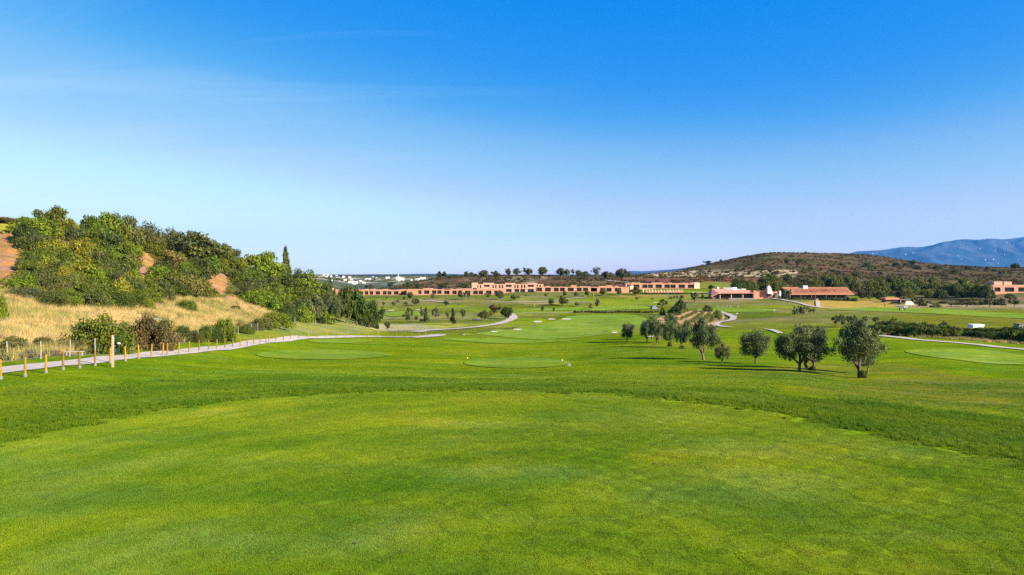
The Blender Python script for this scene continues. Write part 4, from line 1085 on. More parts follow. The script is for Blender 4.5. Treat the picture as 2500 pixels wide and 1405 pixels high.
T_('round', 648, 690, 621, 92, 'bright', 'large bright green tree against the sky left of the tall pine', None, 180, dmax=245)
T_('tallpine', 697, 690, 603, 40, 'mid', 'tall thin pine standing above the hill against the sky', None, 190, dmax=245, name='pine_tree')
for (k, X, B, T, W, c, lab, dm, dx) in (
 ('round', 770, 789, 722, 46, 'olive', 'grey-leaved olive with a bushy dark foot left of the pale trunked one', 150, 190),
 ('olive', 809, 787, 715, 46, 'olive', 'tall silvery olive with a pale bare trunk below the wood', 150, 190),
 ('shrub', 776, 789, 758, 40, 'deep', 'blackish bush at the foot of the grey-leaved olive', 150, 190),
 ('round', 845, 790, 706, 56, 'dark', 'tall dark tree in the clump at the end of the wood', 155, 195),
 ('round', 872, 795, 712, 60, 'dark', 'dark green tree right of centre in the clump at the end of the wood', 155, 195),
 ('round', 832, 780, 702, 50, 'mid', 'tree at the back of the clump at the end of the wood', 170, 230),
 ('shrub', 890, 797, 752, 50, 'dark', 'dark bush under the clump at the end of the wood', 160, 200),
 ('round', 913, 799, 737, 46, 'dark', 'rightmost tree of the wood with its trunk showing', 160, 205),
 ('shrub', 915, 800, 780, 24, 'deep', 'small dark bush at the foot of the rightmost tree of the wood', 160, 205),
 ('shrub', 740, 778, 735, 60, 'mid', 'green bush at the wood edge above the wire fence', 130, 190),
 ('shrub', 745, 783, 758, 34, 'mid', 'small green bush on the fence line near the pale trunked olive', 130, 190),
 ('shrub', 705, 783, 738, 50, 'dark', 'dark bush on the fence line right of the clipped round one', 125, 180)):
    T_(k, X, B, T, W, c, lab, None, dm, dmax=dx, name='shrub' if k == 'shrub' else 'tree', cat='shrub' if k == 'shrub' else 'tree')
# bushes along the fence and on the dry meadow
for (k, px, B, T, W, c, lab, dm, dx) in (
 ('near_shrub', 250, 862, 760, 122, 'mid', 'largest green bush behind the path, with the tall post before it', 55, 75),
 ('near_shrub', 358, 853, 765, 104, 'brown', 'big brownish bush beside the largest green one', 60, 80),
 ('near_shrub', 398, 838, 772, 34, 'mid', 'green flank of bush right of the big brownish one', 62, 85),
 ('near_shrub', 448, 834, 791, 42, 'dark', 'small dark green bush between the big pair and the next clump', 70, 95),
 ('near_shrub', 506, 834, 789, 48, 'mid', 'low green bush left of the upright one by the fence', 75, 98),
 ('near_shrub', 545, 832, 771, 52, 'bright', 'upright green bush by the fence', 78, 100),
 ('near_shrub', 403, 825, 782, 18, 'mid', 'narrow bush behind the fence right of the big pair', 78, 110),
 ('near_shrub', 628, 806, 775, 30, 'dusky', 'dusky bush left of the clipped round one', 105, 135),
 ('near_shrub', 645, 804, 770, 34, 'khaki', 'khaki bush against the clipped round one', 105, 135),
 ('near_shrub', 671, 800, 757, 60, 'bright', 'smooth rounded bright green bush by the fence', 110, 138),
 ('near_shrub', 574, 759, 745, 30, 'mid', 'small round bush high on the dry slope', 110, 150),
 ('near_shrub', 32, 868, 815, 60, 'khaki', 'thin khaki bush behind the fence at far left', 52, 75),
 ('near_shrub', 105, 862, 818, 52, 'dusky', 'low dusky bush behind the fence, second from the left edge', 55, 75),
 ('twiggy', 160, 862, 812, 70, 'khaki', 'twiggy khaki bush behind the fence log rail', 55, 75),
 ('twiggy', 205, 863, 818, 66, 'brown', 'brown twiggy bush against the largest green one', 55, 75),
 ('near_shrub', -4, 790, 708, 44, 'bright', 'bright green bush cut by the left edge of the view', 60, 95),
 ('twiggy', 476, 830, 800, 44, 'khaki', 'grey-green wispy bush behind the fence posts', 75, 100),
 ('twiggy', 590, 812, 772, 46, 'khaki', 'pale wispy bush on the slope right of the upright one', 90, 125),
 ('twiggy', 612, 806, 782, 40, 'mauve', 'dry mauve scrub behind the closely set fence posts', 95, 130),
 ('near_shrub', 300, 846, 800, 50, 'dark', 'dark green bush filling the gap between the two biggest', 62, 85),
 ('near_shrub', 425, 838, 806, 34, 'khaki', 'low khaki bush behind the fence after the big brownish one', 68, 95),
 ('near_shrub', 475, 836, 804, 34, 'dusky', 'low dusky bush between two dark ones behind the fence', 70, 98),
 ('near_shrub', 528, 836, 796, 30, 'dark', 'narrow dark bush touching the upright green one', 76, 100),
 ('near_shrub', 600, 815, 790, 34, 'mid', 'low green bush among the wispy ones behind the fence', 95, 128),
 ('near_shrub', 690, 792, 760, 40, 'mid', 'green bush just right of the clipped rounded one', 115, 150),
 ('twiggy', 70, 872, 850, 80, 'mauve', 'low dry mauve scrub behind the fence at left', 50, 70),
 ('twiggy', 130, 868, 850, 70, 'mauve', 'low dry mauve scrub behind the fence near the log rail', 50, 70),
 ('near_shrub', 455, 762, 728, 50, 'mid', 'green bush at the top of the dry meadow', 95, 140),
 ('near_shrub', 60, 730, 698, 80, 'grey', 'grey-green bush at the foot of the wooded hill', 80, 110),
 ('near_shrub', 130, 750, 706, 80, 'dusky', 'low dusky bush where the dry meadow meets the hill', 80, 115),
 ('near_shrub', 285, 752, 706, 70, 'dark', 'dark round bush at the top edge of the dry meadow', 90, 125),
 ('near_shrub', 175, 752, 720, 60, 'bright', 'bright low bush at the top edge of the dry meadow', 85, 120),
 ('near_shrub', 345, 755, 722, 60, 'bright', 'bright bush right of the dark round one above the meadow', 90, 130)):
    T_(k, px, B, T, W, c, lab, None, dm, dmax=dx, name='shrub', cat='shrub')
for i, (px, B) in enumerate(sorted([(30,795),(75,812),(120,770),(185,800),(230,790),(345,790),(395,762),(430,775),(500,790),(520,765),(560,780),(600,770),(470,800),(60,772),(150,790),(300,772)])):
    T_('twiggy', px, B, B-random.uniform(8, 14), random.uniform(22, 38), random.choice(['khaki', 'khaki', 'grey', 'yellow']), f"low weed tussock in the straw meadow, {nth(i+1)} from the left", 'weed tussocks in the straw meadow', 56, dmax=150, name='tussock', cat='weed')

# ------------------------------------------------------------------ bollards, fence, post, rail, washer
bm_ = MB().tube([(0,0,-0.1),(0,0,0.5),(0,0,1.02),(0,0,1.06)], [0.085,0.082,0.080,0.055], 9).mesh('post', M['wood'])
bb_ = MB().tube([(0,0,-0.15),(0,0,0.14),(0,0,0.17)], [0.13,0.125,0.09], 9).mesh('foot', M['concrete'])
BOL = [(X/2.81, 480+Y/2.81) for X, Y in [(5,1255),(172,1237),(315,1212),(432,1191),(546,1179),(652,1162),(757,1143),(860,1131),(952,1112),(1038,1101),(1117,1093),(1148,1090)]]
BOL += [(400+X/4.1317, 560+Y/4.1317) for X, Y in [(152,1257),(255,1246),(355,1227),(453,1219),(533,1211),(616,1201),(695,1196),(771,1190),(841,1185),(908,1167),(972,1159),(1033,1150),(1060,1150),(1130,1133),(1207,1123),(1280,1110),(1362,1105),(1455,1097),(1550,1095),(1645,1092),(1748,1091),(1848,1089),(1955,1088),(2058,1089),(2160,1089),(2256,1090),(2347,1090),(2428,1090)]]
BOL += [(px, 824.8) for px in (1005.6, 1024, 1039)]
for i, (px, py) in enumerate(sorted(BOL)):
    x, d, z = at(px, py, 12)
    s = 1.12 if d < 90 else 1.12+0.3*min(1, (d-90)/90)
    b = empty('bollard', (x, d, z), random.random()*6)
    b.rotation_euler = (random.gauss(0, 0.015), random.gauss(0, 0.02), random.random()*6)
    b.scale = (0.82, 0.82, s)
    tag(b, f"yellowish round wooden bollard beside the cart path, {nth(i+1)} from the left", 'bollard', 'bollards along the cart path')
    link('post', bm_, b); link('foot', bb_, b)

t = empty('tall_post', at(275.5, 897, 12), 0.3)
tag(t, 'tall pale square wooden post standing on the grass before the cart path', 'post')
MB().box((-0.07,-0.07,-0.2), (0.07,0.07,2.38)).build('shaft', M['palepost'], t)
MB().box((0.02,-0.10,2.1), (0.09,-0.071,2.2)).build('bracket', M['white'], t)

FEN = [(X/2.81, 480+Y/2.81) for X, Y in [(55,1120),(280,1115),(477,1100),(652,1085),(910,1063),(1112,1045),(1203,1022),(1358,1003)]]
FEN += [(400+X/4.1317, 560+Y/4.1317) for X, Y in [(115,1170),(345,1145),(520,1115),(675,1080),(750,1065),(828,1052),(885,1036),(947,1025),(1062,993),(1200,965),(1320,948),(1390,940),(1447,926)]]
FEN = [(-110, 892), (-40, 884)]+FEN
fr = empty('wire_fence', at(300, 860, 40))
tag(fr, 'wire fence on pale weathered stakes between path and dry meadow', 'fence')
fm = MB().tube([(0,0,-0.3),(0.01,0,0.6),(0,0.01,1.42)], [0.05,0.045,0.04], 7).mesh('post', M['greywood'])
tops = []
for px, py in sorted(FEN):
    x, d, z = at(px, py, 40, 190)
    p = link('post', fm, fr); p.location = Vector((x, d, z))-fr.location
    p.rotation_euler = (random.gauss(0, 0.04), random.gauss(0, 0.05), 0)
    tops.append(Vector((x, d, z)))
for hz_ in (0.45, 0.85, 1.3):
    mb = MB()
    for a, b in zip(tops[:-1], tops[1:]):
        a2 = a+Vector((0,0,hz_))-fr.location; b2 = b+Vector((0,0,hz_))-fr.location
        mb.tube([a2, (a2+b2)/2-Vector((0,0,0.04)), b2], [0.006]*3, 4)
    mb.build('wire', M['wire'], fr)

x, d, z = at(181, 868.5, 42)
r_ = empty('log_rail', (x, d, z), 0.12); tag(r_, 'low log rail lying across short supports on the verge behind the path', 'rail')
MB().tube([(-0.75,0,0.3),(0.75,0.05,0.32)], [0.07,0.06], 7).build('log', M['greywood'], r_)
MB().tube([(-0.6,0,-0.1),(-0.6,0,0.28)], [0.06,0.06], 6).build('support', M['greywood'], r_)
MB().tube([(0.6,0.04,-0.1),(0.6,0.04,0.28)], [0.06,0.06], 6).build('support', M['greywood'], r_)

x, d, z = at(284, 866, 40)
bn = empty('ball_washer', (x, d, z), -0.2); tag(bn, 'dark green board with white-capped ball washer and black sack behind the tall post', 'ball washer')
MB().box((-0.22,-0.03,0.05), (0.16,0.03,1.62)).build('board', M['dkgreen'], bn)
MB().tube([(0.27,0,-0.1),(0.27,0,0.75)], [0.03,0.03], 6).build('stand', M['dkgreen'], bn)
MB().tube([(0.27,-0.02,0.72),(0.27,-0.02,0.98)], [0.13,0.12], 10).build('tank', M['black'], bn)
MB().tube([(0.27,-0.02,0.98),(0.27,-0.02,1.04),(0.27,-0.02,1.07)], [0.145,0.13,0.05], 10).build('cap', M['white'], bn)
MB().tube([(0.02,-0.2,0.02),(0.0,-0.22,0.25),(0.0,-0.2,0.5),(0,-0.18,0.58)], [0.14,0.19,0.15,0.05], 9).build('sack', M['black'], bn)

def sphere(name, r, mat, parent=None, seg=10, squash=1.0):
    mb = MB()
    mb.tube([(0,0,r*squash*(1-math.cos(a))) for a in np.linspace(0.15, math.pi-0.15, 7)], [r*math.sin(a) for a in np.linspace(0.15, math.pi-0.15, 7)], seg)
    return mb.build(name, mat, parent, True)
for px, py, c, lab in ((1141, 878.5, 'yellow', 'round yellow tee marker at the left end of the middle tee'), (1372, 883.5, 'yellow', 'round yellow tee marker at the right end of the middle tee'),
                       (766, 832.5, 'red', 'red tee marker at the left end of the farthest tee'), (904, 833.5, 'red', 'red tee marker at the right end of the farthest tee')):
    x, d, z = at(px, py, 60)
    o = sphere('tee_marker', 0.11, M[c]); o.location = (x, d, z+0.08); tag(o, lab, 'tee marker', f'{c} tee markers')
x, d, z = at(1390, 895, 60)
o = MB().box((-0.16,-0.08,0),(0.16,0.08,0.18)).box((-0.10,-0.06,0.181),(0.10,0.06,0.26)).build('tee_sign', M['stone']); o.location = (x, d, z+0.05); tag(o, 'small dark stone tee block at the right rim of the middle tee', 'tee sign')
x, d, z = at(1968, 919, 40)
st = empty('sprinkler_stake', (x, d, z)); tag(st, 'thin dark stake in the grass just left of the largest olive', 'stake')
MB().tube([(0,0,-0.1),(0,0,0.55)], [0.02,0.02], 5).build('rod', M['black'], st)
MB().box((-0.06,-0.04,0.5),(0.06,0.04,0.62)).build('head', M['black'], st)
x, d, z = at(115.5, 1000.5, 15)
o = MB().tube([(0,0,0),(0.01,0,0.04),(0,0,0.07)], [0.02,0.03,0.012], 7).build('fallen_leaf', M['palepost']); o.location = (x, d, z+0.02); tag(o, 'tiny pale dried leaf lying in the rough at left', 'leaf')
for (px, py, lab) in ((540, 1062, 'tiny dark leaf on the far left part of the tee'), (1600, 1135, 'tiny brown leaf right of centre on the tee'), (870, 1330, 'small brown leaf low on the left of the tee'), (635, 1182, 'small brown fallen leaf left of centre on the tee'), (1240, 1237, 'small dark fallen twig near the centre of the tee')):
    x, d, z = at(px, py, 8)
    o = MB().poly([(-0.05,0),(-0.02,0.012),(0.05,0.006),(0.02,-0.004)], -0.02, 0.02).build('fallen_leaf', M['bark']); o.location = (x, d, z+0.04); tag(o, lab, 'leaf')

def flag(px, py, hpx, col_, lab):
    x, d, z = at(px, py, 150)
    f = empty('golf_flag', (x, d, z)); tag(f, lab, 'flag', 'golf flags on the greens')
    h = hpx/F*d
    MB().tube([(0,0,-0.1),(0,0,h)], [0.025,0.02], 5).build('pole', M['white'], f)
    MB().poly([(0.02,h-0.02),(0.42,h-0.16),(0.4,h-0.27),(0.02,h-0.32)], -0.01, 0.01).build('cloth', M[col_], f)
flag(1798.4, 773, 8.5, 'cloth_white', 'white golf flag right of the vineyard')
flag(1304.5, 751, 6.5, 'yellow', 'yellow golf flag on the green below the two-storey block')
flag(1890, 763, 7, 'cloth_white', 'white golf flag on the green before the clubhouse lawn')
flag(1449, 727, 8, 'cloth_white', 'white golf flag near the long building between two round trees')
flag(2466, 778, 6, 'cloth_dark', 'dark small flag on the right-hand fairway strip')
# low stakes round the practice green and range signs
for i, px in enumerate((1753, 1765, 1775, 1784, 1802)):
    x, d, z = at(px, 752, 200)
    s_ = MB().tube([(0,0,-0.1),(0,0,1.1)], [0.05,0.05], 5).build('marker_stake', M['white']); s_.location = (x, d, z); tag(s_, f"white marker stake behind the practice green, {nth(i+1)} from the left", 'stake', 'white marker stakes')
x, d, z = at(2160, 753.5, 200)
sg = empty('range_sign', (x, d, z)); tag(sg, 'small dark sign on a post beside the practice ground', 'sign')
MB().tube([(0,0,-0.1),(0,0,1.3)], [0.05,0.05], 5).build('post', M['bark'], sg)
MB().box((-0.3,-0.04,1.25),(0.2,0.04,1.7)).build('board', M['cloth_dark'], sg)

# ------------------------------------------------------------------ people at the practice ground
def person(px, py, lab, top, legs, pose=0.0):
    x, d, z = at(px, py, 200)
    root = empty('person', (x, d, z), pose); tag(root, lab, 'person', None)
    V = [(0,0,0.98),(0,0,1.25),(0,0,1.46),(0,0,1.55),(0,-0.02,1.70),(0.20,0,1.42),(0.30,-0.1,1.16),(0.22,-0.30,0.98),(-0.20,0,1.42),(-0.27,-0.12,1.16),(0.14,-0.30,0.96),
         (0.11,0,0.92),(0.14,-0.03,0.5),(0.15,0.0,0.08),(0.15,-0.14,0.04),(-0.11,0,0.92),(-0.15,-0.03,0.5),(-0.16,0.0,0.08),(-0.16,-0.14,0.04)]
    E = [(0,1),(1,2),(2,3),(3,4),(2,5),(5,6),(6,7),(2,8),(8,9),(9,10),(0,11),(11,12),(12,13),(13,14),(0,15),(15,16),(16,17),(17,18)]
    rr = [0.15,0.14,0.13,0.055,0.10,0.07,0.05,0.04,0.07,0.05,0.04,0.10,0.07,0.05,0.045,0.10,0.07,0.05,0.045]
    me = bpy.data.meshes.new('body'); me.from_pydata(V, E, []); me.update()
    me.materials.append(M['skin'])
    o = link('body', me, root)
    md = o.modifiers.new('skin', 'SKIN'); o.modifiers.new('sub', 'SUBSURF').render_levels = 1
    for k, r in enumerate(rr): me.skin_vertices[0].data[k].radius = (r, r*0.85)
    me.skin_vertices[0].data[0].use_root = True
    MB().tube([(0,0,0.95),(0,0,1.15),(0,0,1.38),(0,0,1.49)], [0.185,0.175,0.20,0.10], 12).build('shirt', M[top], root, True)
    MB().tube([(0.11,0,0.97),(0.145,-0.03,0.5),(0.155,0,0.12)], [0.125,0.095,0.075], 9).build('trouser_leg', M[legs], root, True)
    MB().tube([(-0.11,0,0.97),(-0.155,-0.03,0.5),(-0.165,0,0.12)], [0.125,0.095,0.075], 9).build('trouser_leg', M[legs], root, True)
    MB().tube([(0,0,1.70),(0,0,1.76),(0,-0.01,1.83)], [0.118,0.115,0.05], 10).build('cap', M['cloth_white'], root, True)
person(2203, 760, 'golfer in a dark top and pale trousers at the practice ground', 'cloth_dark', 'sand', 0.4)
person(2208, 759.5, 'golfer in a white top standing next to the blue trolley', 'cloth_white', 'cloth_dark', -0.8)
person(2196, 759, 'golfer in dark clothes farthest left of the three', 'cloth_dark', 'cloth_dark', 1.6)
x, d, z = at(2211, 755, 200)
tr = empty('bag_stand', (x, d, z)); tag(tr, 'low pale blue golf bag stand behind the golfers', 'bag stand')
MB().box((-1.0,-0.3,0.45),(1.0,0.3,0.62)).build('rail', M['cloth_blue'], tr)
for sx in (-0.85, 0.85): MB().tube([(sx,0,-0.1),(sx,0,0.45)], [0.05,0.05], 5).build('leg', M['metal'], tr)
for sx in (-0.5, 0.1, 0.6): MB().tube([(sx,0,0.625),(sx+0.05,0.05,1.2)], [0.13,0.15], 8).build('golf_bag', M['white'], tr)

# white covered trailer and stone hut beyond the hedge
x, d, z = at(2382, 806, 150)
wt = empty('covered_trailer', (x, d, z)); tag(wt, 'long low white covered trailer standing beyond the hedge', 'trailer')
s = d/F
MB().poly([(-14*s,1.6*s+4*s),(-12*s,10.5*s),(-14.5*s,14*s),(14.5*s,14*s),(14.5*s,11*s),(11*s,7*s),(9*s,5.6*s)], -1.1, 1.1).build('cover', M['white'], wt)
for sx in (-8*s, 8*s):
    MB().tube([(sx,-1.0,3*s),(sx,-0.8,3*s)], [3*s,3*s], 12).build('wheel', M['black'], wt)
x, d, z = at(2487, 803, 150)
hu = empty('stone_hut', (x, d, z)); tag(hu, 'small grey stone pump hut at the right end of the hedge', 'hut')
s = d/F
MB().box((-5.5*s,-1,-0.5),(5.5*s,1,11*s)).build('wall', M['stone'], hu)
MB().box((-6.5*s,-1.2,11*s+0.01),(6.5*s,1.2,13*s)).build('roof', M['concrete'], hu)
MB().box((-2*s,-1.03,0),(1.5*s,-1.001,7*s)).build('door', M['frame'], hu)

# grey roofed pavilion by the vineyard
x, d, z = at(1597, 762, 230)
pv = empty('pavilion', (x, d, z), 0.1); tag(pv, 'small open pavilion with a pale grey shingled roof left of the vineyard', 'pavilion')
s = d/F
for sx in (-6.5, 6.5):
    for sy in (-1.2, 1.2): MB().tube([(sx*s,sy,-0.3),(sx*s,sy,7.5*s)], [0.09,0.09], 6).build('post', M['bark'], pv)
mb = MB(); a = 9*s; zt, zb = 15.5*s, 7.5*s
mb.v = [(-a,-1.9,zb),(a,-1.9,zb),(a,1.9,zb),(-a,1.9,zb),(-a*0.35,0,zt),(a*0.35,0,zt)]
mb.f = [(0,1,5,4),(1,2,5),(2,3,4,5),(3,0,4),(3,2,1,0)]
mb.build('roof', M['concrete'], pv)
MB().box((-6*s,-1.1,-0.3),(6*s,1.1,2.2*s)).build('wall', M['frame'], pv)

# vines
vk = 0
for i, (a, b) in enumerate([((1628,778),(1668,766)),((1662,784),(1700,765)),((1690,790),(1716,767)),((1712,792),(1733,768)),((1735,790),(1746,768)),((1756,785),(1757,768)),((1650,772),(1680,762)),((1640,789),(1652,781)),((1625,786),(1640,776))]):
    A = np.array(at(*a, 180)[:2]); B = np.array(at(*b, 180)[:2])
    n = max(4, int(np.hypot(*(B-A))/1.4)); P = []
    o3 = (A+B)/2; zc = gz(*o3)
    for k in range(n):
        p = A+(B-A)*(k/(n-1)); P.append((p[0]-o3[0]+random.gauss(0, .2), p[1]-o3[1], gz(*p)-zc+0.75+random.gauss(0, .15)))
    V_, F_, C_ = leaf_cloud(P, np.full(n, 0.85), 46, 0.17, 900+i, squash=0.8)
    r0 = empty('vine_row', (o3[0], o3[1], zc)); tag(r0, f"trained row of green vines on the orange soil patch, {nth(i+1)} in planting order", 'vine row', 'rows of the small vineyard')
    f_ = link('foliage', npmesh('foliage', V_, F_, M['leaf'], False, C_), r0); f_.color = (*GREENS['mid'], 1)
    mb = MB()
    for k in range(0, n, 2): mb.tube([(P[k][0], P[k][1], P[k][2]-1.1), (P[k][0], P[k][1], P[k][2]+0.3)], [0.05, 0.04], 4)
    mb.build('stems', M['bark'], r0)['kind'] = 'stuff'

# ------------------------------------------------------------------ buildings
def wx(px, Y): return (px-CX)/F*Y
def wz(py, Y): return EYE-(py-HOR)/F*Y
def building(name, label, Y, x0, x1, top, base, wins, blocks=(), mat='terracotta', depth=10.0, solar=(), endwall=None, blockmat=None, group=None):
    """long low block: facade with real openings, panes set back, roof behind a parapet. Pixel numbers are turned to metres at distance Y"""
    ox = wx((x0+x1)/2, Y); oz = wz(base, Y)
    root = empty(name, (ox, Y, oz)); tag(root, label, 'building', group)
    tx = lambda p: wx(p, Y)-ox
    tz = lambda p: wz(p, Y)-oz
    mb = MB(); X0, X1, Z0, Z1 = tx(x0), tx(x1), -2.2, tz(top)
    op = sorted([(tx(a), tx(b), tz(d_), tz(c_)) for a, b, c_, d_ in wins])
    levels = sorted({round(o[2], 3) for o in op}); 
    xs = sorted({X0, X1}|{o[0] for o in op}|{o[1] for o in op}); zs = sorted({Z0, Z1}|{o[2] for o in op}|{o[3] for o in op})
    for i in range(len(xs)-1):
        run = None
        for j in range(len(zs)-1):
            cx_, cz_ = (xs[i]+xs[i+1])/2, (zs[j]+zs[j+1])/2
            solid = not any(o[0] < cx_ < o[1] and o[2] < cz_ < o[3] for o in op)
            if solid:
                if run is None: run = zs[j]
                end = zs[j+1]
            if (not solid or j == len(zs)-2) and run is not None:
                mb.box((xs[i], 0, run), (xs[i+1], 0.6, end)); run = None
    mb.box((X0+0.02, 0.6, Z0), (X1-0.02, depth, Z1-0.35))
    mb.box((X0, depth, Z0), (X1, depth+0.3, Z1)); mb.box((X0, 0.6, Z1-0.349), (X0+0.3, depth, Z1)); mb.box((X1-0.3, 0.6, Z1-0.349), (X1, depth, Z1))
    mb.build('wall', M[mat], root)
    MB().box((X0+0.31, 0.61, Z1-0.349), (X1-0.31, depth-0.01, Z1-0.30)).build('roof', M['roofwhite'], root)
    for a, b, c, d_ in op:
        w_ = empty('window', (0, 0, 0)) if False else None
        f = MB().box((a, 0.40, c), (a+0.09, 0.48, d_)).box((b-0.09, 0.40, c), (b, 0.48, d_)).box((a+0.09, 0.40, d_-0.09), (b-0.09, 0.48, d_)).box((a+0.09, 0.40, c), (b-0.09, 0.48, c+0.06))
        if b-a > 1.8: f.box(((a+b)/2-0.04, 0.40, c+0.06), ((a+b)/2+0.04, 0.48, d_-0.09))
        fo = f.build('window', M['frame'], root)
        MB().box((a+0.01, 0.50, c+0.01), (b-0.01, 0.56, d_-0.01)).build('pane', M['glass'], fo)
    for (a, b, tp, dd) in blocks:
        MB().box((tx(a), 0.05, Z1+0.002), (tx(b), dd, tz(tp))).build('parapet', M[blockmat or mat], root)
    if endwall:
        a, b, tp, mt = endwall
        MB().box((tx(a), -0.25, Z0), (tx(b), depth+0.6, tz(tp))).build('end_wall', M[mt], root)
    for (a, b, tp, bt) in solar:
        n = 4
        for k in range(n):
            p0 = tx(a+(b-a)*k/n); p1 = tx(a+(b-a)*(k+0.8)/n)
            zb = max(tz(bt), Z1+0.02); zt = tz(tp)
            m2 = MB(); sk = 0.25*(p1-p0)
            m2.v = [(p0-sk, 3.0, zb), (p1-sk, 3.0, zb), (p1+sk, 4.4, zt), (p0+sk, 4.4, zt), (p0-sk, 3.08, zb-0.06), (p1-sk, 3.08, zb-0.06), (p1+sk, 4.48, zt-0.06), (p0+sk, 4.48, zt-0.06)]
            m2.f = [(0,1,2,3), (7,6,5,4), (0,4,5,1), (1,5,6,2), (2,6,7,3), (3,7,4,0)]
            m2.build('solar_panel', M['solar'], root)
    return root
z3 = lambda X: 720+X/6.25
z4 = lambda X: 1080+X/6.25
z5 = lambda X: 1440+X/6.25
y4 = lambda Y: 640+Y/6.25
y5 = lambda Y: 620+Y/6.25
W3 = lambda L, c, d_: [(z3(a), z3(b), c, d_) for a, b in L]
W4 = lambda L, c, d_: [(z4(a), z4(b), y4(c), y4(d_)) for a, b in L]
W5 = lambda L, c, d_: [(z5(a), z5(b), y5(c), y5(d_)) for a, b in L]
building('apartment_wing', 'leftmost terracotta wing, partly behind the clump of dark trees', 412, z3(510), z3(1705), 708.2, 720.2,
    W3([(905,960),(985,1040),(1063,1118),(1137,1192),(1228,1298),(1337,1397),(1410,1470),(1507,1580),(1617,1690)], 711.5, 720),
    [(z3(510),z3(555),704.6,6),(z3(700),z3(760),706,5),(z3(880),z3(960),706.6,5),(z3(1055),z3(1095),706.6,5),(z3(1150),z3(1210),706.4,5),(z3(1330),z3(1395),706.5,5),(z3(1610),z3(1690),707,5)],
    solar=[(z3(1455),z3(1555),703.2,708.5)])
building('apartment_wing', 'low terracotta wing in front and to the left of the two-storey block', 409, z3(1706), z4(960), 707.2, 719.9,
    [(z3(a), z3(b), 709.6, 718.2) for a, b in [(1880,1930),(1968,2050),(2090,2157),(2170,2235)]] + W4([(25,108),(150,218),(235,300),(345,428),(468,540),(552,620),(665,748),(790,845)], 440, 494),
    [(z3(1955),z3(2085),704.3,6),(z3(2270),z3(2390),705.2,6),(z4(0),z4(135),705.0,6),(z4(215),z4(455),705.2,7),(z4(640),z4(755),706,6)],
    solar=[(z3(2170),z3(2280),701.8,707.5)])
building('apartment_block', 'two-storey terracotta and pink block in the middle of the row', 421, z4(530), z4(1545), 694.8, 714.6,
    W4([(531,549),(572,592),(762,785),(805,825),(862,885),(905,927),(1100,1120),(1140,1162),(1200,1222),(1243,1265),(1441,1458),(1480,1502)], 350, 402) + W4([(635,722),(967,1057),(1303,1395)], 349, 381) + W4([(970,1057),(1100,1172),(1188,1262),(1303,1395)], 414, 459),
    [(z4(625),z4(782),691.2,7),(z4(960),z4(1110),691.5,7),(z4(1300),z4(1446),691.9,7)], mat='pink', solar=[(z4(675),z4(770),688.6,691.0)])
building('stair_tower', 'plain pink stair tower at the left end of the two-storey block', 418, z4(448), z4(529), 691.0, 714.6, [(z4(462),z4(526),704.0,709.0)], mat='pink', depth=8)
building('apartment_wing', 'terracotta wing running right from the two-storey block to the round trees', 407, z4(1440), z5(612), 701.6, 713.2,
    W4([(1442,1520),(1565,1655),(1700,1775),(1792,1868),(1912,2005),(2050,2125),(2145,2220),(2265,2360)], 394, 450) + W5([(15,110),(157,240),(252,332),(380,478)], 523, 580),
    [(z4(1560),z4(1650),699.6,6),(z4(1960),z4(2050),697.0,6),(z4(2100),z4(2260),699.8,6),(z4(2390),z4(2500),698.9,6),(z5(250),z5(345),697.5,6),(z5(380),z5(440),699.2,6)],
    solar=[(z4(2190),z4(2290),696.4,701.2)], endwall=(z5(612.5), z5(664), 699.3, 'cream'))  # sunlit look of the right end wall put into its lighter render
building('apartment_wing', 'separate terracotta wing with a pale blank end wall, highest on the right', 429, z5(545), z5(1592), 692.6, 704.6,
    W5([(568,626),(668,755),(800,878),(887,962),(1003,1097),(1138,1222),(1230,1308),(1355,1450),(1495,1588)], 470, 524),
    [(z5(640),z5(770),690.6,6),(z5(940),z5(1110),690.4,6),(z5(1195),z5(1250),690.8,6),(z5(1410),z5(1450),690.8,6),(z5(1535),z5(1575),691,6)],
    mat='terracotta', solar=[(z5(868),z5(955),687.5,692.5)], endwall=(z5(1592.5), z5(1674), 690.6, 'cream'))
building('apartment_wing', 'terracotta wing with two roof blocks at the right edge beyond the grove', 395, 2412, 2560, 696.6, 714.5,
    [(2428,2442.5,702.3,712.5),(2453,2476,702.3,713),(2486,2509,702.3,713),(2520,2543,702.3,713)], [(2427,2447.5,688.0,7),(2451,2470.5,688.0,7)], blockmat='pink')

# terrace wall, posts and hedge in front of the separate wing
Yt = 405
x0_, x1_ = wx(1567, Yt), wx(1668, Yt)
tw = empty('terrace_wall', ((x0_+x1_)/2, Yt, wz(716, Yt))); tag(tw, 'low terracotta terrace wall with short posts below the separate wing', 'wall')
hw = (x1_-x0_)/2
MB().box((-hw+3,0,-1.5),(hw,0.35,wz(709.8,Yt)-wz(716,Yt))).build('wall', M['redtile'], tw)
for k in range(14):
    p = -hw+(k+0.5)*2*hw/14
    MB().box((p-0.12,-0.16,0),(p+0.12,-0.01,wz(706.6,Yt)-wz(716,Yt))).build('post', M['cream' if k % 3 else 'white'], tw)
row([(sh, 1566+i*6.5, 718.3, 714.2, 9, random.choice(['dark','deep','brown'])) for i in range(26)], 'clipped bushes below the terrace wall', 'in the clipped hedge below the terrace', 385, 403, bush='hedge_bush')

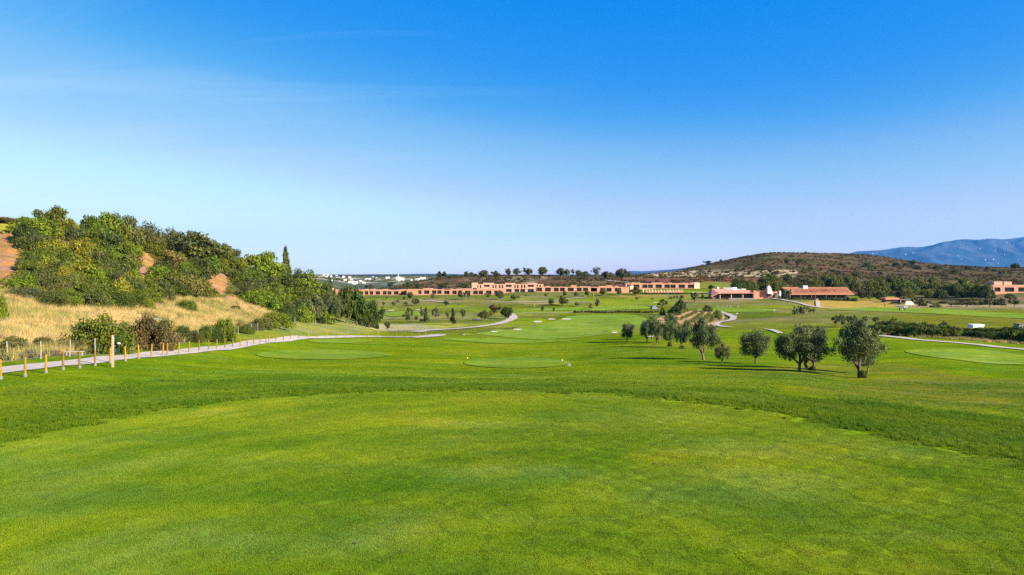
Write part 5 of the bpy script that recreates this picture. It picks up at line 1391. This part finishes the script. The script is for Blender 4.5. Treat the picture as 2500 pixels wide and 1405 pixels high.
# tiled pavilion of the clubhouse (left part)
YC = 365
def rect(name_, a, b, c, d_, y0, y1, mat, root, ox, oz, Y=YC): return MB().box((wx(a,Y)-ox, y0, wz(d_,Y)-oz), (wx(b,Y)-ox, y1, wz(c,Y)-oz)).build(name_, M[mat], root)
ox, oz = wx(1795, YC), wz(728, YC)
cb = empty('restaurant_pavilion', (ox, YC, oz)); tag(cb, 'glass-fronted pavilion with a red tiled lean-to roof and white roof units', 'building')
P_ = lambda px, py, Y=YC: (wx(px, Y)-ox, wz(py, Y)-oz)
rect('wall', 1752, 1846, 716.2, 731, 3.0, 11, 'terracotta', cb, ox, oz)
for i, (a, b) in enumerate(((1750,1757.5),(1760,1785),(1787.5,1813),(1816,1839.5))):
    w = rect('window', a, b, 715.8, 716.6, 2.55, 2.95, 'frame', cb, ox, oz)
    MB().box((wx(a,YC)-ox, 2.7, wz(727,YC)-oz), (wx(b,YC)-ox, 2.9, wz(716.62,YC)-oz)).build('pane', M['glass'], w)
for px in (1758.8, 1786.2, 1814.5):
    p = rect('column', px-0.9, px+0.9, 716.0, 729.5, 0.3, 0.7, 'pink', cb, ox, oz)
rect('pier', 1839.6, 1845.6, 710.0, 728.6, -0.2, 2.5, 'terracotta', cb, ox, oz)
# roof: ridge behind, eave in front, gable running down at the left
mb = MB()
pts = [(1754,716.2,-0.5),(1839.5,715.6,-0.5),(1839.5,709.8,6.0),(1746,706.0,6.0)]
top = [(wx(a,YC)-ox, y, wz(b,YC)-oz) for a, b, y in pts]
mb.v = top+[(x_, y, z_-0.25) for x_, y, z_ in top]; mb.f = [(0,1,2,3),(7,6,5,4),(0,4,5,1),(1,5,6,2),(2,6,7,3),(3,7,4,0)]
mb.build('roof', M['redtile'], cb)
mb = MB()
pts = [(1735.5,725.4,-0.5),(1753.8,716.2,-0.5),(1745.8,706.0,6.0),(1737.5,712.5,6.0)]
top = [(wx(a,YC)-ox, y, wz(b,YC)-oz) for a, b, y in pts]
mb.v = top+[(x_, y, z_-0.25) for x_, y, z_ in top]; mb.f = [(0,1,2,3),(7,6,5,4),(0,4,5,1),(1,5,6,2),(2,6,7,3),(3,7,4,0)]
mb.build('roof', M['redtile'], cb)
rect('wall', 1741, 1751.9, 718.5, 731, 1.5, 9, 'frame', cb, ox, oz)
for a, b, c, d_, m_ in ((1760,1764.5,702.0,706.5,'white'),(1776,1784,706.6,709.4,'white'),(1775,1798,703.2,706.4,'metal'),(1798.5,1808.5,702.6,709.2,'white'),(1809,1813,707,709.5,'white'),(1814,1820.5,706.6,709.8,'metal'),(1821,1830.5,706.2,710.0,'cream')):
    rect('roof_unit', a, b, c, d_+1.5, 6.3, 8.5, m_, cb, ox, oz)
rect('plinth', 1776, 1842, 728.7, 733, -2.4, 0.2, 'stone', cb, ox, oz)

ox, oz = wx(1870, YC), wz(728, YC)
lk = empty('link_building', (ox, YC+3, oz)); tag(lk, 'low orange link with white sloping chimneys between pavilion and tiled clubhouse', 'building')
rect('wall', 1847, 1880, 712.4, 731, 1.5, 8, 'terracotta', lk, ox, oz)
rect('doorway', 1847.5, 1853, 716.2, 727.5, 1.2, 1.45, 'glass', lk, ox, oz)
rect('roof', 1846.5, 1880, 711.6, 712.3, 1.2, 8, 'tile', lk, ox, oz)
q = lambda px, py: (wx(px, YC)-ox, wz(py, YC)-oz)
rect('wall', 1880.2, 1893, 718.2, 731, 1.3, 6, 'frame', lk, ox, oz)
MB().poly([q(1878.7,699.8), q(1880.5,698.6), q(1884,698.6), q(1885.8,702), q(1888.2,708), q(1890.2,714), q(1891.5,721), q(1889.5,722.5), q(1888.6,718), q(1878.7,718)], -0.6, 1.2).build('chimney', M['white'], lk)
rect('flue_cap', 1879.6, 1885.0, 697.0, 698.2, -0.4, 1.0, 'frame', lk, ox, oz)
rect('wall', 1893.2, 1912, 717.5, 731, 2.0, 7, 'frame', lk, ox, oz)
MB().poly([q(1892.5,717.4), q(1892.5,714.8), q(1909,712.8), q(1909,715.8)], 0.2, 5).build('awning', M['tile'], lk)
MB().poly([q(1908.2,723), q(1908,712), q(1909.5,710.4), q(1911,711), q(1911.8,716), q(1911,723)], -0.4, 0.8).build('pillar', M['white'], lk)

ox, oz = wx(2006, YC), wz(729, YC)
ch = empty('clubhouse', (ox, YC+2, oz)); tag(ch, 'long clubhouse under a weathered orange clay tile roof with white chimney', 'building')
A_ = lambda px, py, y: (wx(px, YC)-ox, y, wz(py, YC)-oz)
rect('wall', 1934, 2083, 718.6, 732, 2.2, 13, 'bark', ch, ox, oz)  # veranda shade under the eaves put into the wall's dark colour
mb = MB()
top = [A_(1930,719.0,-1.2), A_(2088,718.6,-1.2), A_(2086.5,702.2,7.0), A_(1924.5,702.2,7.0)]
mb.v = top+[(x_, y, z_-0.28) for x_, y, z_ in top]; mb.f = [(0,1,2,3),(7,6,5,4),(0,4,5,1),(1,5,6,2),(2,6,7,3),(3,7,4,0)]
rf = mb.build('roof', M['tile'], ch)
mb = MB(); top = [A_(1924.5,702.2,7.003), A_(2086.5,702.2,7.003), A_(2088,716,15), A_(1930,716,15)]
mb.v = top+[(x_, y, z_-0.28) for x_, y, z_ in top]; mb.f = [(0,1,2,3),(7,6,5,4),(0,4,5,1),(1,5,6,2),(2,6,7,3),(3,7,4,0)]
mb.build('roof', M['tile'], ch)
mb = MB()                                     # rows of cover tiles standing proud of the slope
e0, e1, r1, r0 = [Vector(v) for v in (A_(1930,719.0,-1.2), A_(2088,718.6,-1.2), A_(2086.5,702.2,7.0), A_(1924.5,702.2,7.0))]
for k in range(150):
    t_ = (k+0.5)/150; a = e0.lerp(e1, t_); b = r0.lerp(r1, t_)
    mb.tube([a-Vector((0,0,0.03)), (a+b)/2+Vector((0,0,-0.03+random.uniform(0,.03))), b-Vector((0,0,0.03))], [0.075]*3, 5)
cv = mb.build('cover_tiles', M['tile'], rf); cv['kind'] = 'stuff'
MB().box((A_(1976,0,0)[0], 5.2, wz(706,YC)-oz), (A_(1986,0,0)[0], 6.4, wz(698.6,YC)-oz)).build('chimney', M['white'], ch)
MB().box((A_(1975.5,0,0)[0], 5.0, wz(698.5,YC)-oz), (A_(1986.5,0,0)[0], 6.6, wz(697.6,YC)-oz)).build('chimney_cap', M['metal'], ch)
for i, (a, b) in enumerate(((1938,1948),(1952,1962),(1966,1970),(1974,1990),(1996,2000),(2004,2018),(2024,2036),(2042,2046),(2050,2062),(2066,2078))):
    w = rect('window', a, b, 720.2, 728.8, 2.10, 2.19, 'frame', ch, ox, oz)
    rect('pane', a+0.4, b-0.4, 720.6, 728.5, 2.03, 2.09, 'glass', w, ox, oz)
for px in (1932, 1958, 1984, 1993, 2020, 2044, 2068, 2086):
    rect('column', px-0.5, px+0.5, 719.2, 730.5, -0.8, -0.5, 'frame', ch, ox, oz)
for a, b in ((1930,1991),(2001,2087)):
    rect('terrace', a, b, 729.6, 733, -1.2, 2.15, 'stone', ch, ox, oz)
rect('steps', 1993.0, 2000.0, 730.4, 734, -2.0, 2.1, 'pink', ch, ox, oz)
row([(sh, 1925+i*6.6, 732.0, 725.2+random.uniform(-1, 1.5), 11, random.choice(['dark','dusky','deep','mid'])) for i in range(26) if not 1988 < 1925+i*6.6 < 2003], 'bushes along the clubhouse veranda', 'along the clubhouse veranda', 350, 364, bush='hedge_bush')

# low red-roofed store and kiosk between the groves
YS = 352
ox, oz = wx(2195, YS), wz(737, YS)
ks = empty('range_store', (ox, YS, oz)); tag(ks, 'low store with dull red roof among the trees behind the practice ground', 'building')
rect('roof', 2160, 2193, 727.6, 731.8, -1, 5, 'redtile', ks, ox, oz, YS)
rect('wall', 2162, 2191, 731.9, 740, 0, 4, 'frame', ks, ox, oz, YS)
rect('roof', 2194, 2224, 731.6, 733.2, -1.5, 4, 'concrete', ks, ox, oz, YS)
for px in (2196, 2209, 2222): rect('post', px-0.4, px+0.4, 733.3, 741, -1.2, -0.9, 'cream', ks, ox, oz, YS)
rect('wall', 2195, 2223, 733.3, 741, 2, 3.5, 'frame', ks, ox, oz, YS)
x, d, z = at(2221, 750, 250)
o = empty('canvas_shelter', (x, d, z)); tag(o, 'pale pink sloping canvas shelter beside the practice ground', 'shelter')
mb = MB(); mb.v = [(-2.6,-1,1.0),(1.6,-1,1.2),(1.6,1.5,2.6),(-0.8,1.5,2.5),(-2.6,-1,0.94),(1.6,-1,1.14),(1.6,1.5,2.54),(-0.8,1.5,2.44)]
mb.f = [(0,1,2,3),(7,6,5,4),(0,4,5,1),(1,5,6,2),(2,6,7,3),(3,7,4,0)]; mb.build('canvas', M['cream'], o)
for a, b, h in ((-2.4,-0.9,0.98),(1.5,-0.9,1.15),(1.5,1.4,2.5)): MB().tube([(a,b,-0.1),(a,b,h)], [0.05,0.05], 5).build('pole', M['white'], o)

# ------------------------------------------------------------------ the white town far on the left and farms on the mountains
hmesh = {}
def house(px, py, w, h, lab, group, dmin, red=False, dist=None, d_exact=None):
    if d_exact is None: x, d, z = at(px, py, dmin, 4000)
    else: x, d, z = d_exact
    s = d/F; W = w*s/2; Hh = h*s; D_ = max(W*0.8, 4)
    r = empty('house', (x, d, z), random.uniform(-0.35, 0.35)); tag(r, lab, 'house', group)
    MB().box((-W,-D_,-3*s),(W,D_,Hh)).build('wall', M['white'], r)
    mb = MB(); e = 0.3*s
    zt = Hh+(1.2 if red else 0.5)*s
    mb.v = [(-W-e,-D_-e,Hh+0.02),(W+e,-D_-e,Hh+0.02),(W+e,D_+e,Hh+0.02),(-W-e,D_+e,Hh+0.02),(-W*0.6,0,zt),(W*0.6,0,zt)]
    mb.f = [(0,1,5,4),(1,2,5),(2,3,4,5),(3,0,4),(3,2,1,0)]
    mb.build('roof', M['tile' if red else 'roofwhite'], r)
    n = max(1, int(w/4))
    for k in range(n):
        cx_ = (k+0.5)/n*2*W-W
        MB().box((cx_-0.35*s,-D_-0.12*s,Hh*0.25),(cx_+0.35*s,-D_-0.001,Hh*0.75)).build('window', M['glass'], r)
TOWN = [(90,235,30,22,0),(150,222,26,16,0),(250,235,40,22,0),(290,238,36,26,0),(420,246,150,40,0),(535,228,60,22,0),(470,205,110,14,0),(630,215,34,12,1),(655,245,60,18,0),(700,262,60,26,0),(745,240,40,34,0),(760,285,60,26,0),(600,272,40,18,0),(660,290,40,14,0),(835,240,50,18,1),(850,275,60,24,0),(865,320,100,36,1),(930,330,30,40,0),(900,345,50,16,0),(985,298,44,24,0),(1030,300,34,18,0),(1115,275,90,30,0),(1200,240,30,22,0),(1215,248,70,18,0),(1050,325,60,20,1),(1240,245,30,10,0),(1415,250,70,26,0),(1600,285,150,54,0),(1580,245,80,22,0),(1750,285,90,34,0),(1700,280,40,14,0),(1860,285,80,38,0),(1950,268,100,36,0),(2030,275,30,18,0),(2135,280,34,26,0),(555,372,70,18,0),(2260,185,50,22,0),(180,218,20,10,0),(340,214,24,10,0)]
for i, (X, Y, w, h, rd) in enumerate(sorted(TOWN)):
    house(720+X/6.25, 640+Y/6.25, w/6.25*0.85, h/6.25*0.8, f"{'red-roofed' if rd else 'white'} house in the far town on the left horizon, {nth(i+1)} from the left", 'houses of the far white town', 1000 if X > 450 else 1500, bool(rd))
x, d, z = at(720+1578/6.25, 640+245/6.25, 1500)
o = MB().tube([(0,0,0),(0,0,9/F*d)], [1.0,0.6], 6).build('mast', M['white']); o.location = (x, d, z); tag(o, 'thin white mast rising over the far town', 'mast')
rngt = random.Random(5); P = []
for i in range(150):
    X = rngt.uniform(60, 2200); Y = rngt.uniform(212, 330)
    P.append(at(720+X/6.25, 640+Y/6.25, 1000, 3200))
TOWN_TREES = P
# farms
Xm, Dm, Zm = MTN
def mtn_at(px, py):
    i = int(round((px-1990)/4.0)); i = min(max(i, 0), Xm.shape[0]-1)
    pyy = HOR-Zm[i]/Dm[i]*F; k = np.argmax(pyy <= py)
    return px_to(px, Dm[i, k]), Dm[i, k], Zm[i, k]+EYE
def px_to(px, D): return (px-CX)/F*D
for i, (X, Y, w) in enumerate(sorted([(650,255,40),(1050,262,40),(1140,262,36),(1690,285,24),(1730,325,30),(1555,350,20),(1960,195,56),(2020,330,46),(2120,335,40),(2180,370,50),(2285,120,36),(2375,155,30),(2255,280,30),(2425,330,24)])):
    x, d, z = mtn_at(2000+X/5.0, 570+Y/5.0)
    house(0, 0, w/5.0*0.26, 0.5, f"tiny white farm on the blue mountain, {nth(i+1)} from the left", 'white farms on the blue mountain', 0, False, d_exact=(x, d-10, z))

# ------------------------------------------------------------------ grasses and scrub (stuff)
def scatter(name, pts, srcs, mat, scale=(0.8, 1.2), align=True, label=None, cat=None, seed=1):
    """instances of a few small tuft meshes on points of the ground, one object"""
    g = np.random.default_rng(seed); n = len(pts)
    P = np.array(pts)
    e = 0.4
    gx = (ground_rel(P[:, 0]+e, P[:, 1])-ground_rel(P[:, 0]-e, P[:, 1]))/(2*e)
    gy = (ground_rel(P[:, 0], P[:, 1]+e)-ground_rel(P[:, 0], P[:, 1]-e))/(2*e)
    if not align: gx = gx*0; gy = gy*0
    rots = np.zeros((n, 3), np.float32)
    for i in range(n):
        nrm = Vector((-gx[i], -gy[i], 1)).normalized()
        qn = Vector((0, 0, 1)).rotation_difference(nrm) @ Matrix.Rotation(g.random()*6.283, 3, 'Z').to_quaternion()
        eu = qn.to_euler(); rots[i] = (eu.x, eu.y, eu.z)
    me = bpy.data.meshes.new(name+'_points'); me.vertices.add(n); me.vertices.foreach_set('co', P.astype(np.float32).ravel())
    a = me.attributes.new('rot', 'FLOAT_VECTOR', 'POINT'); a.data.foreach_set('vector', rots.ravel())
    a = me.attributes.new('scl', 'FLOAT', 'POINT'); a.data.foreach_set('value', (scale[0]+(scale[1]-scale[0])*g.random(n)).astype(np.float32))
    a = me.attributes.new('pick', 'INT', 'POINT'); a.data.foreach_set('value', g.integers(0, len(srcs), n).astype(np.int32))
    me.materials.append(mat)
    o = bpy.data.objects.new(name, me); COL.objects.link(o)
    ng = bpy.data.node_groups.new(name+'_scatter', 'GeometryNodeTree')
    ng.interface.new_socket('Geometry', in_out='INPUT', socket_type='NodeSocketGeometry')
    ng.interface.new_socket('Geometry', in_out='OUTPUT', socket_type='NodeSocketGeometry')
    ni = ng.nodes.new('NodeGroupInput'); no = ng.nodes.new('NodeGroupOutput')
    jo = ng.nodes.new('GeometryNodeJoinGeometry')
    for s_ in reversed(srcs):
        oi = ng.nodes.new('GeometryNodeObjectInfo'); oi.inputs['Object'].default_value = s_; oi.inputs['As Instance'].default_value = True
        ng.links.new(oi.outputs['Geometry'], jo.inputs[0])
    ip = ng.nodes.new('GeometryNodeInstanceOnPoints'); ip.inputs['Pick Instance'].default_value = True
    def named(nm, t):
        q_ = ng.nodes.new('GeometryNodeInputNamedAttribute'); q_.data_type = t; q_.inputs['Name'].default_value = nm
        return q_.outputs['Attribute']
    ng.links.new(ni.outputs[0], ip.inputs['Points']); ng.links.new(jo.outputs[0], ip.inputs['Instance'])
    ng.links.new(named('pick', 'INT'), ip.inputs['Instance Index'])
    er = ng.nodes.new('FunctionNodeEulerToRotation'); ng.links.new(named('rot', 'FLOAT_VECTOR'), er.inputs[0]); ng.links.new(er.outputs[0], ip.inputs['Rotation'])
    ng.links.new(named('scl', 'FLOAT'), ip.inputs['Scale'])
    ng.links.new(ip.outputs[0], no.inputs[0])
    md = o.modifiers.new('scatter', 'NODES'); md.node_group = ng
    tag(o, label, cat, kind='stuff')
    return o

def blades(name, n, size, h, w, lean, seed, mat, clump=None, hv=0.5):
    """a square patch of single grass blades"""
    g = np.random.default_rng(seed)
    if clump:
        c = (g.random((clump, 2))-0.5)*size; k = g.integers(0, clump, n)
        p = c[k]+g.normal(size=(n, 2))*size*0.035; hs = 0.6+0.8*g.random(clump)[k]
        vc = g.random(clump)[k]
    else:
        p = (g.random((n, 2))-0.5)*size; hs = np.ones(n); vc = g.random(n)*0.5+0.25
    th = g.random(n)*6.283; hh = h*hs*(1-hv/2+hv*g.random(n)); ln = lean*g.random(n)*hh
    la = g.random(n)*6.283
    dx = np.cos(th)*w/2; dy = np.sin(th)*w/2
    z0 = np.full(n, -0.01)
    a = np.stack([p[:, 0]-dx, p[:, 1]-dy, z0], 1); b = np.stack([p[:, 0]+dx, p[:, 1]+dy, z0], 1)
    t = np.stack([p[:, 0]+np.cos(la)*ln, p[:, 1]+np.sin(la)*ln, hh], 1)
    V = np.stack([a, b, t], 1).reshape(-1, 3)
    cc = np.repeat(np.stack([g.random(n), vc, np.zeros(n)], 1), 3, axis=0)
    me = npmesh(name, V, np.arange(3*n).reshape(-1, 3), mat, False, cc)
    return bpy.data.objects.new(name, me)

def field(x0, x1, y0, y1, step, keep, jit=0.0, seed=3, wedge=1.06):
    g = np.random.default_rng(seed)
    xs, ys = np.meshgrid(np.arange(x0, x1, step), np.arange(y0, y1, step))
    xs = xs.ravel()+(g.random(xs.size)-0.5)*jit; ys = ys.ravel()+(g.random(ys.size)-0.5)*jit
    m = (np.abs(xs) < ys*0.75*wedge+1.5) & keep(xs, ys)
    xs, ys = xs[m], ys[m]
    return np.column_stack([xs, ys, ground_rel(xs, ys)+EYE])

tb = [blades('tee_blades', 3800, 1.12, 0.028, 0.008, 0.9, 40+i, M['blade']) for i in range(4)]
P = field(-20, 20, 5, 34, 1.0, lambda x, y: tee_dist(x, y) < -0.18, wedge=2.2)
P[:, 2] += 0.014
scatter('tee_grass', P, tb, M['blade'], (1.0, 1.0), False, 'short mown turf of the large foreground tee', 'grass', 5)
# blades right at the tee rim, then the longer collar
rb = [blades('rough_blades', 1700, 1.25, 0.085, 0.014, 0.8, 60+i, M['rough_blade'], clump=38, hv=0.7) for i in range(4)]
def collar(x, y):
    td = tee_dist(x, y)
    py = HOR-ground_rel(x, y)/y*F; u = x/y*F+CX
    lim = np.interp(u, [-100, 0, 130, 300, 500, 650, 900, 1100, 1300, 1500, 1700, 1900, 2100, 2300, 2500, 2700], [972, 968, 958, 945, 936, 930, 928, 929, 933, 940, 950, 962, 985, 1005, 1035, 1060])
    return (td > 0.05) & (py > lim+26*(vnoise(x*0.9, y*0.9, 8)-0.55))
P = field(-36, 36, 8, 48, 0.8, lambda x, y: collar(x, y) & ((tee_dist(x, y) < 6) | (np.abs(x) < 0.8*y)), 0.3, 7, 1.9)
scatter('rough_grass', P, rb, M['rough_blade'], (0.7, 1.25), True, 'longer tufted grass in a collar round the tee', 'grass', 6)
# short turf just beyond the collar, thinning with distance
mbk = [blades('turf_blades', 1300, 1.5, 0.035, 0.016, 1.0, 80+i, M['blade'], clump=60) for i in range(3)]
P = field(-50, 50, 22, 66, 1.25, lambda x, y: (tee_dist(x, y) > 0.3) & ~collar(x, y) & (fbm(x, y, 4, 2, 2) > 0.30) & ((x > -0.5*y-1) | (y < 40)) , 0.4, 9)
P = P[P[:, 1] < 58]
scatter('turf_tufts', P, mbk, M['rough_blade'], (0.7, 1.2), True, 'short uneven turf beyond the collar of the tee', 'grass', 8)
# dry meadow
sb = [blades('straw_blades', 420, 1.8, 0.62, 0.03, 0.7, 100+i, M['straw'], clump=26, hv=0.8) for i in range(4)]
def meadow(x, y):
    py = HOR-ground_rel(x, y)/y*F; u = x/y*F+CX
    ft = np.interp(u, [-900, 0, 130, 300, 500, 650, 700], [881, 881, 866, 857, 825, 790, 778]); mt = np.interp(u, [-900, 0, 130, 300, 500, 600, 700], [715, 715, 722, 730, 730, 738, 750])
    return (u < 690) & (y < 160) & (py < ft) & (py > mt) & (y > 48) & (fbm(x, y, 6, 77, 3) > 0.36)
P = field(-130, -28, 48, 160, 1.1, meadow, 0.8, 12, 1.1)
scatter('dry_grass', P, sb, M['straw'], (0.6, 1.25), True, 'dry straw-coloured grass of the meadow above the fence', 'grass', 12)
M['weed'] = leaf_material('weed', False, (0.13, 0.15, 0.03), False, 0.3, 0.8, 0.1)
wd_ = [None]*3
def tuft(name, seed, mat, n=26, r=0.5, size=0.2):
    V_, F_, C_ = leaf_cloud([(0, 0, 0.1)], [r], n, size, seed, squash=0.55)
    V_[:, 2] = np.maximum(V_[:, 2], -0.1)
    return bpy.data.objects.new(name, npmesh(name, V_, F_, mat, False, C_))
wd_ = [tuft('weed_tuft', 300+i, M['weed'], 60, 0.55, 0.10) for i in range(3)]
Pw = field(-130, -24, 46, 160, 1.5, lambda x, y: meadow(x, y) & (fbm(x, y, 5, 123, 3) > 0.575), 1.4, 19, 1.1)
scatter('meadow_weeds', Pw, wd_, M['weed'], (0.5, 1.3), True, 'green weeds scattered through the dry meadow', 'weeds', 24)
P = field(60, 190, 85, 180, 1.5, lambda x, y: (lambda u, py: (u > 2125) & (py > np.interp(u, [2128,2200,2300,2400,2500,2720], [813,817.5,824,831,838,852])) & (py < np.interp(u, [2128,2200,2300,2400,2500,2720], [817,821.5,828,835,842,856])))(x/y*F+CX, HOR-ground_rel(x, y)/y*F), 1.0, 14, 1.15)
scatter('dry_grass', P, sb, M['straw'], (0.45, 0.8), True, 'strip of tall dry grass below the right-hand hedge', 'grass', 13)
# heath scrub on the brown hills and the undergrowth of the wooded hill
def tuft(name, seed, mat, n=26, r=0.5, size=0.2):
    V_, F_, C_ = leaf_cloud([(0, 0, 0.1)], [r], n, size, seed, squash=0.55)
    V_[:, 2] = np.maximum(V_[:, 2], -0.1)
    return bpy.data.objects.new(name, npmesh(name, V_, F_, mat, False, C_))
hs_ = [tuft('heath_tuft', 200+i, M['scrub'], 30, 1.0, 0.42) for i in range(4)]
def heath(x, y):
    u = x/y*F+CX
    return (y > 436) & (fbm(x, y, 22, 61, 3) > 0.42) & ~((u < 1000) & (y > 560)) & ~((u > 1690) & (u < 1790) & (y < 500))
g = np.random.default_rng(4)
yy = 436+(1000-436)*g.random(26000); xx = (g.random(26000)*1.62-0.30)*yy*0.98
k = heath(xx, yy); xx = xx[k]; yy = yy[k]
scatter('heath_scrub', np.column_stack([xx, yy, ground_rel(xx, yy)+EYE]), hs_, M['scrub'], (0.5, 1.9), True, 'low brown heath scrub over the hills behind the buildings', 'scrub', 21)
M['under'] = leaf_material('undergrowth', False, (0.12, 0.125, 0.022), False, 0.25, 0.8, 0.1)
us_ = [tuft('undergrowth_tuft', 220+i, M['under'], 60, 0.75, 0.14) for i in range(4)]
yy = 78+(250-78)*g.random(15000); xx = (-0.85+0.62*g.random(15000))*yy
u_ = xx/yy*F+CX; py_v = HOR-ground_rel(xx, yy)/yy*F
k = (py_v < np.interp(u_, [-200, 0, 130, 300, 500, 600, 720, 860], [745, 742, 742, 742, 744, 750, 765, 780])) & (u_ < 840) & (fbm(xx, yy, 7, 31, 2) > 0.3)
for (u0, p0, ru, rp) in bare: k &= ((u_-u0)/(ru*1.1))**2+((py_v-p0)/(rp*1.1))**2 > 0.9
xx = xx[k]; yy = yy[k]
scatter('undergrowth', np.column_stack([xx, yy, ground_rel(xx, yy)+EYE]), us_, M['under'], (0.5, 1.5), True, 'low undergrowth between the shrubs of the wooded hill', 'undergrowth', 22)

tt_ = [tuft('town_tree', 240+i, M['under'], 60, 5.0, 1.3) for i in range(3)]
scatter('distant_trees', np.array(TOWN_TREES)+np.array([0, 0, 2.0]), tt_, M['under'], (0.6, 1.6), False, 'dark trees scattered between the houses of the far town', 'trees', 23)

# ------------------------------------------------------------------ haze
hz = MB(); hz.box((-18000, -600, -400), (18000, 18800, EYE+1120))
ho = hz.build('haze', None) if False else link('haze', hz.mesh('haze'))
hm = bpy.data.materials.new('haze'); hm.use_nodes = True
hm.node_tree.nodes.remove(hm.node_tree.nodes['Principled BSDF'])
pvn = hm.node_tree.nodes.new('ShaderNodeVolumePrincipled')
pvn.inputs['Color'].default_value = (0.10, 0.40, 1.0, 1)
pvn.inputs['Density'].default_value = 2.5e-5
pvn.inputs['Anisotropy'].default_value = 0.0
hm.node_tree.links.new(pvn.outputs[0], hm.node_tree.nodes['Material Output'].inputs['Volume'])
ho.data.materials.append(hm); tag(ho, 'thin blue air over the whole landscape', 'haze', kind='stuff')
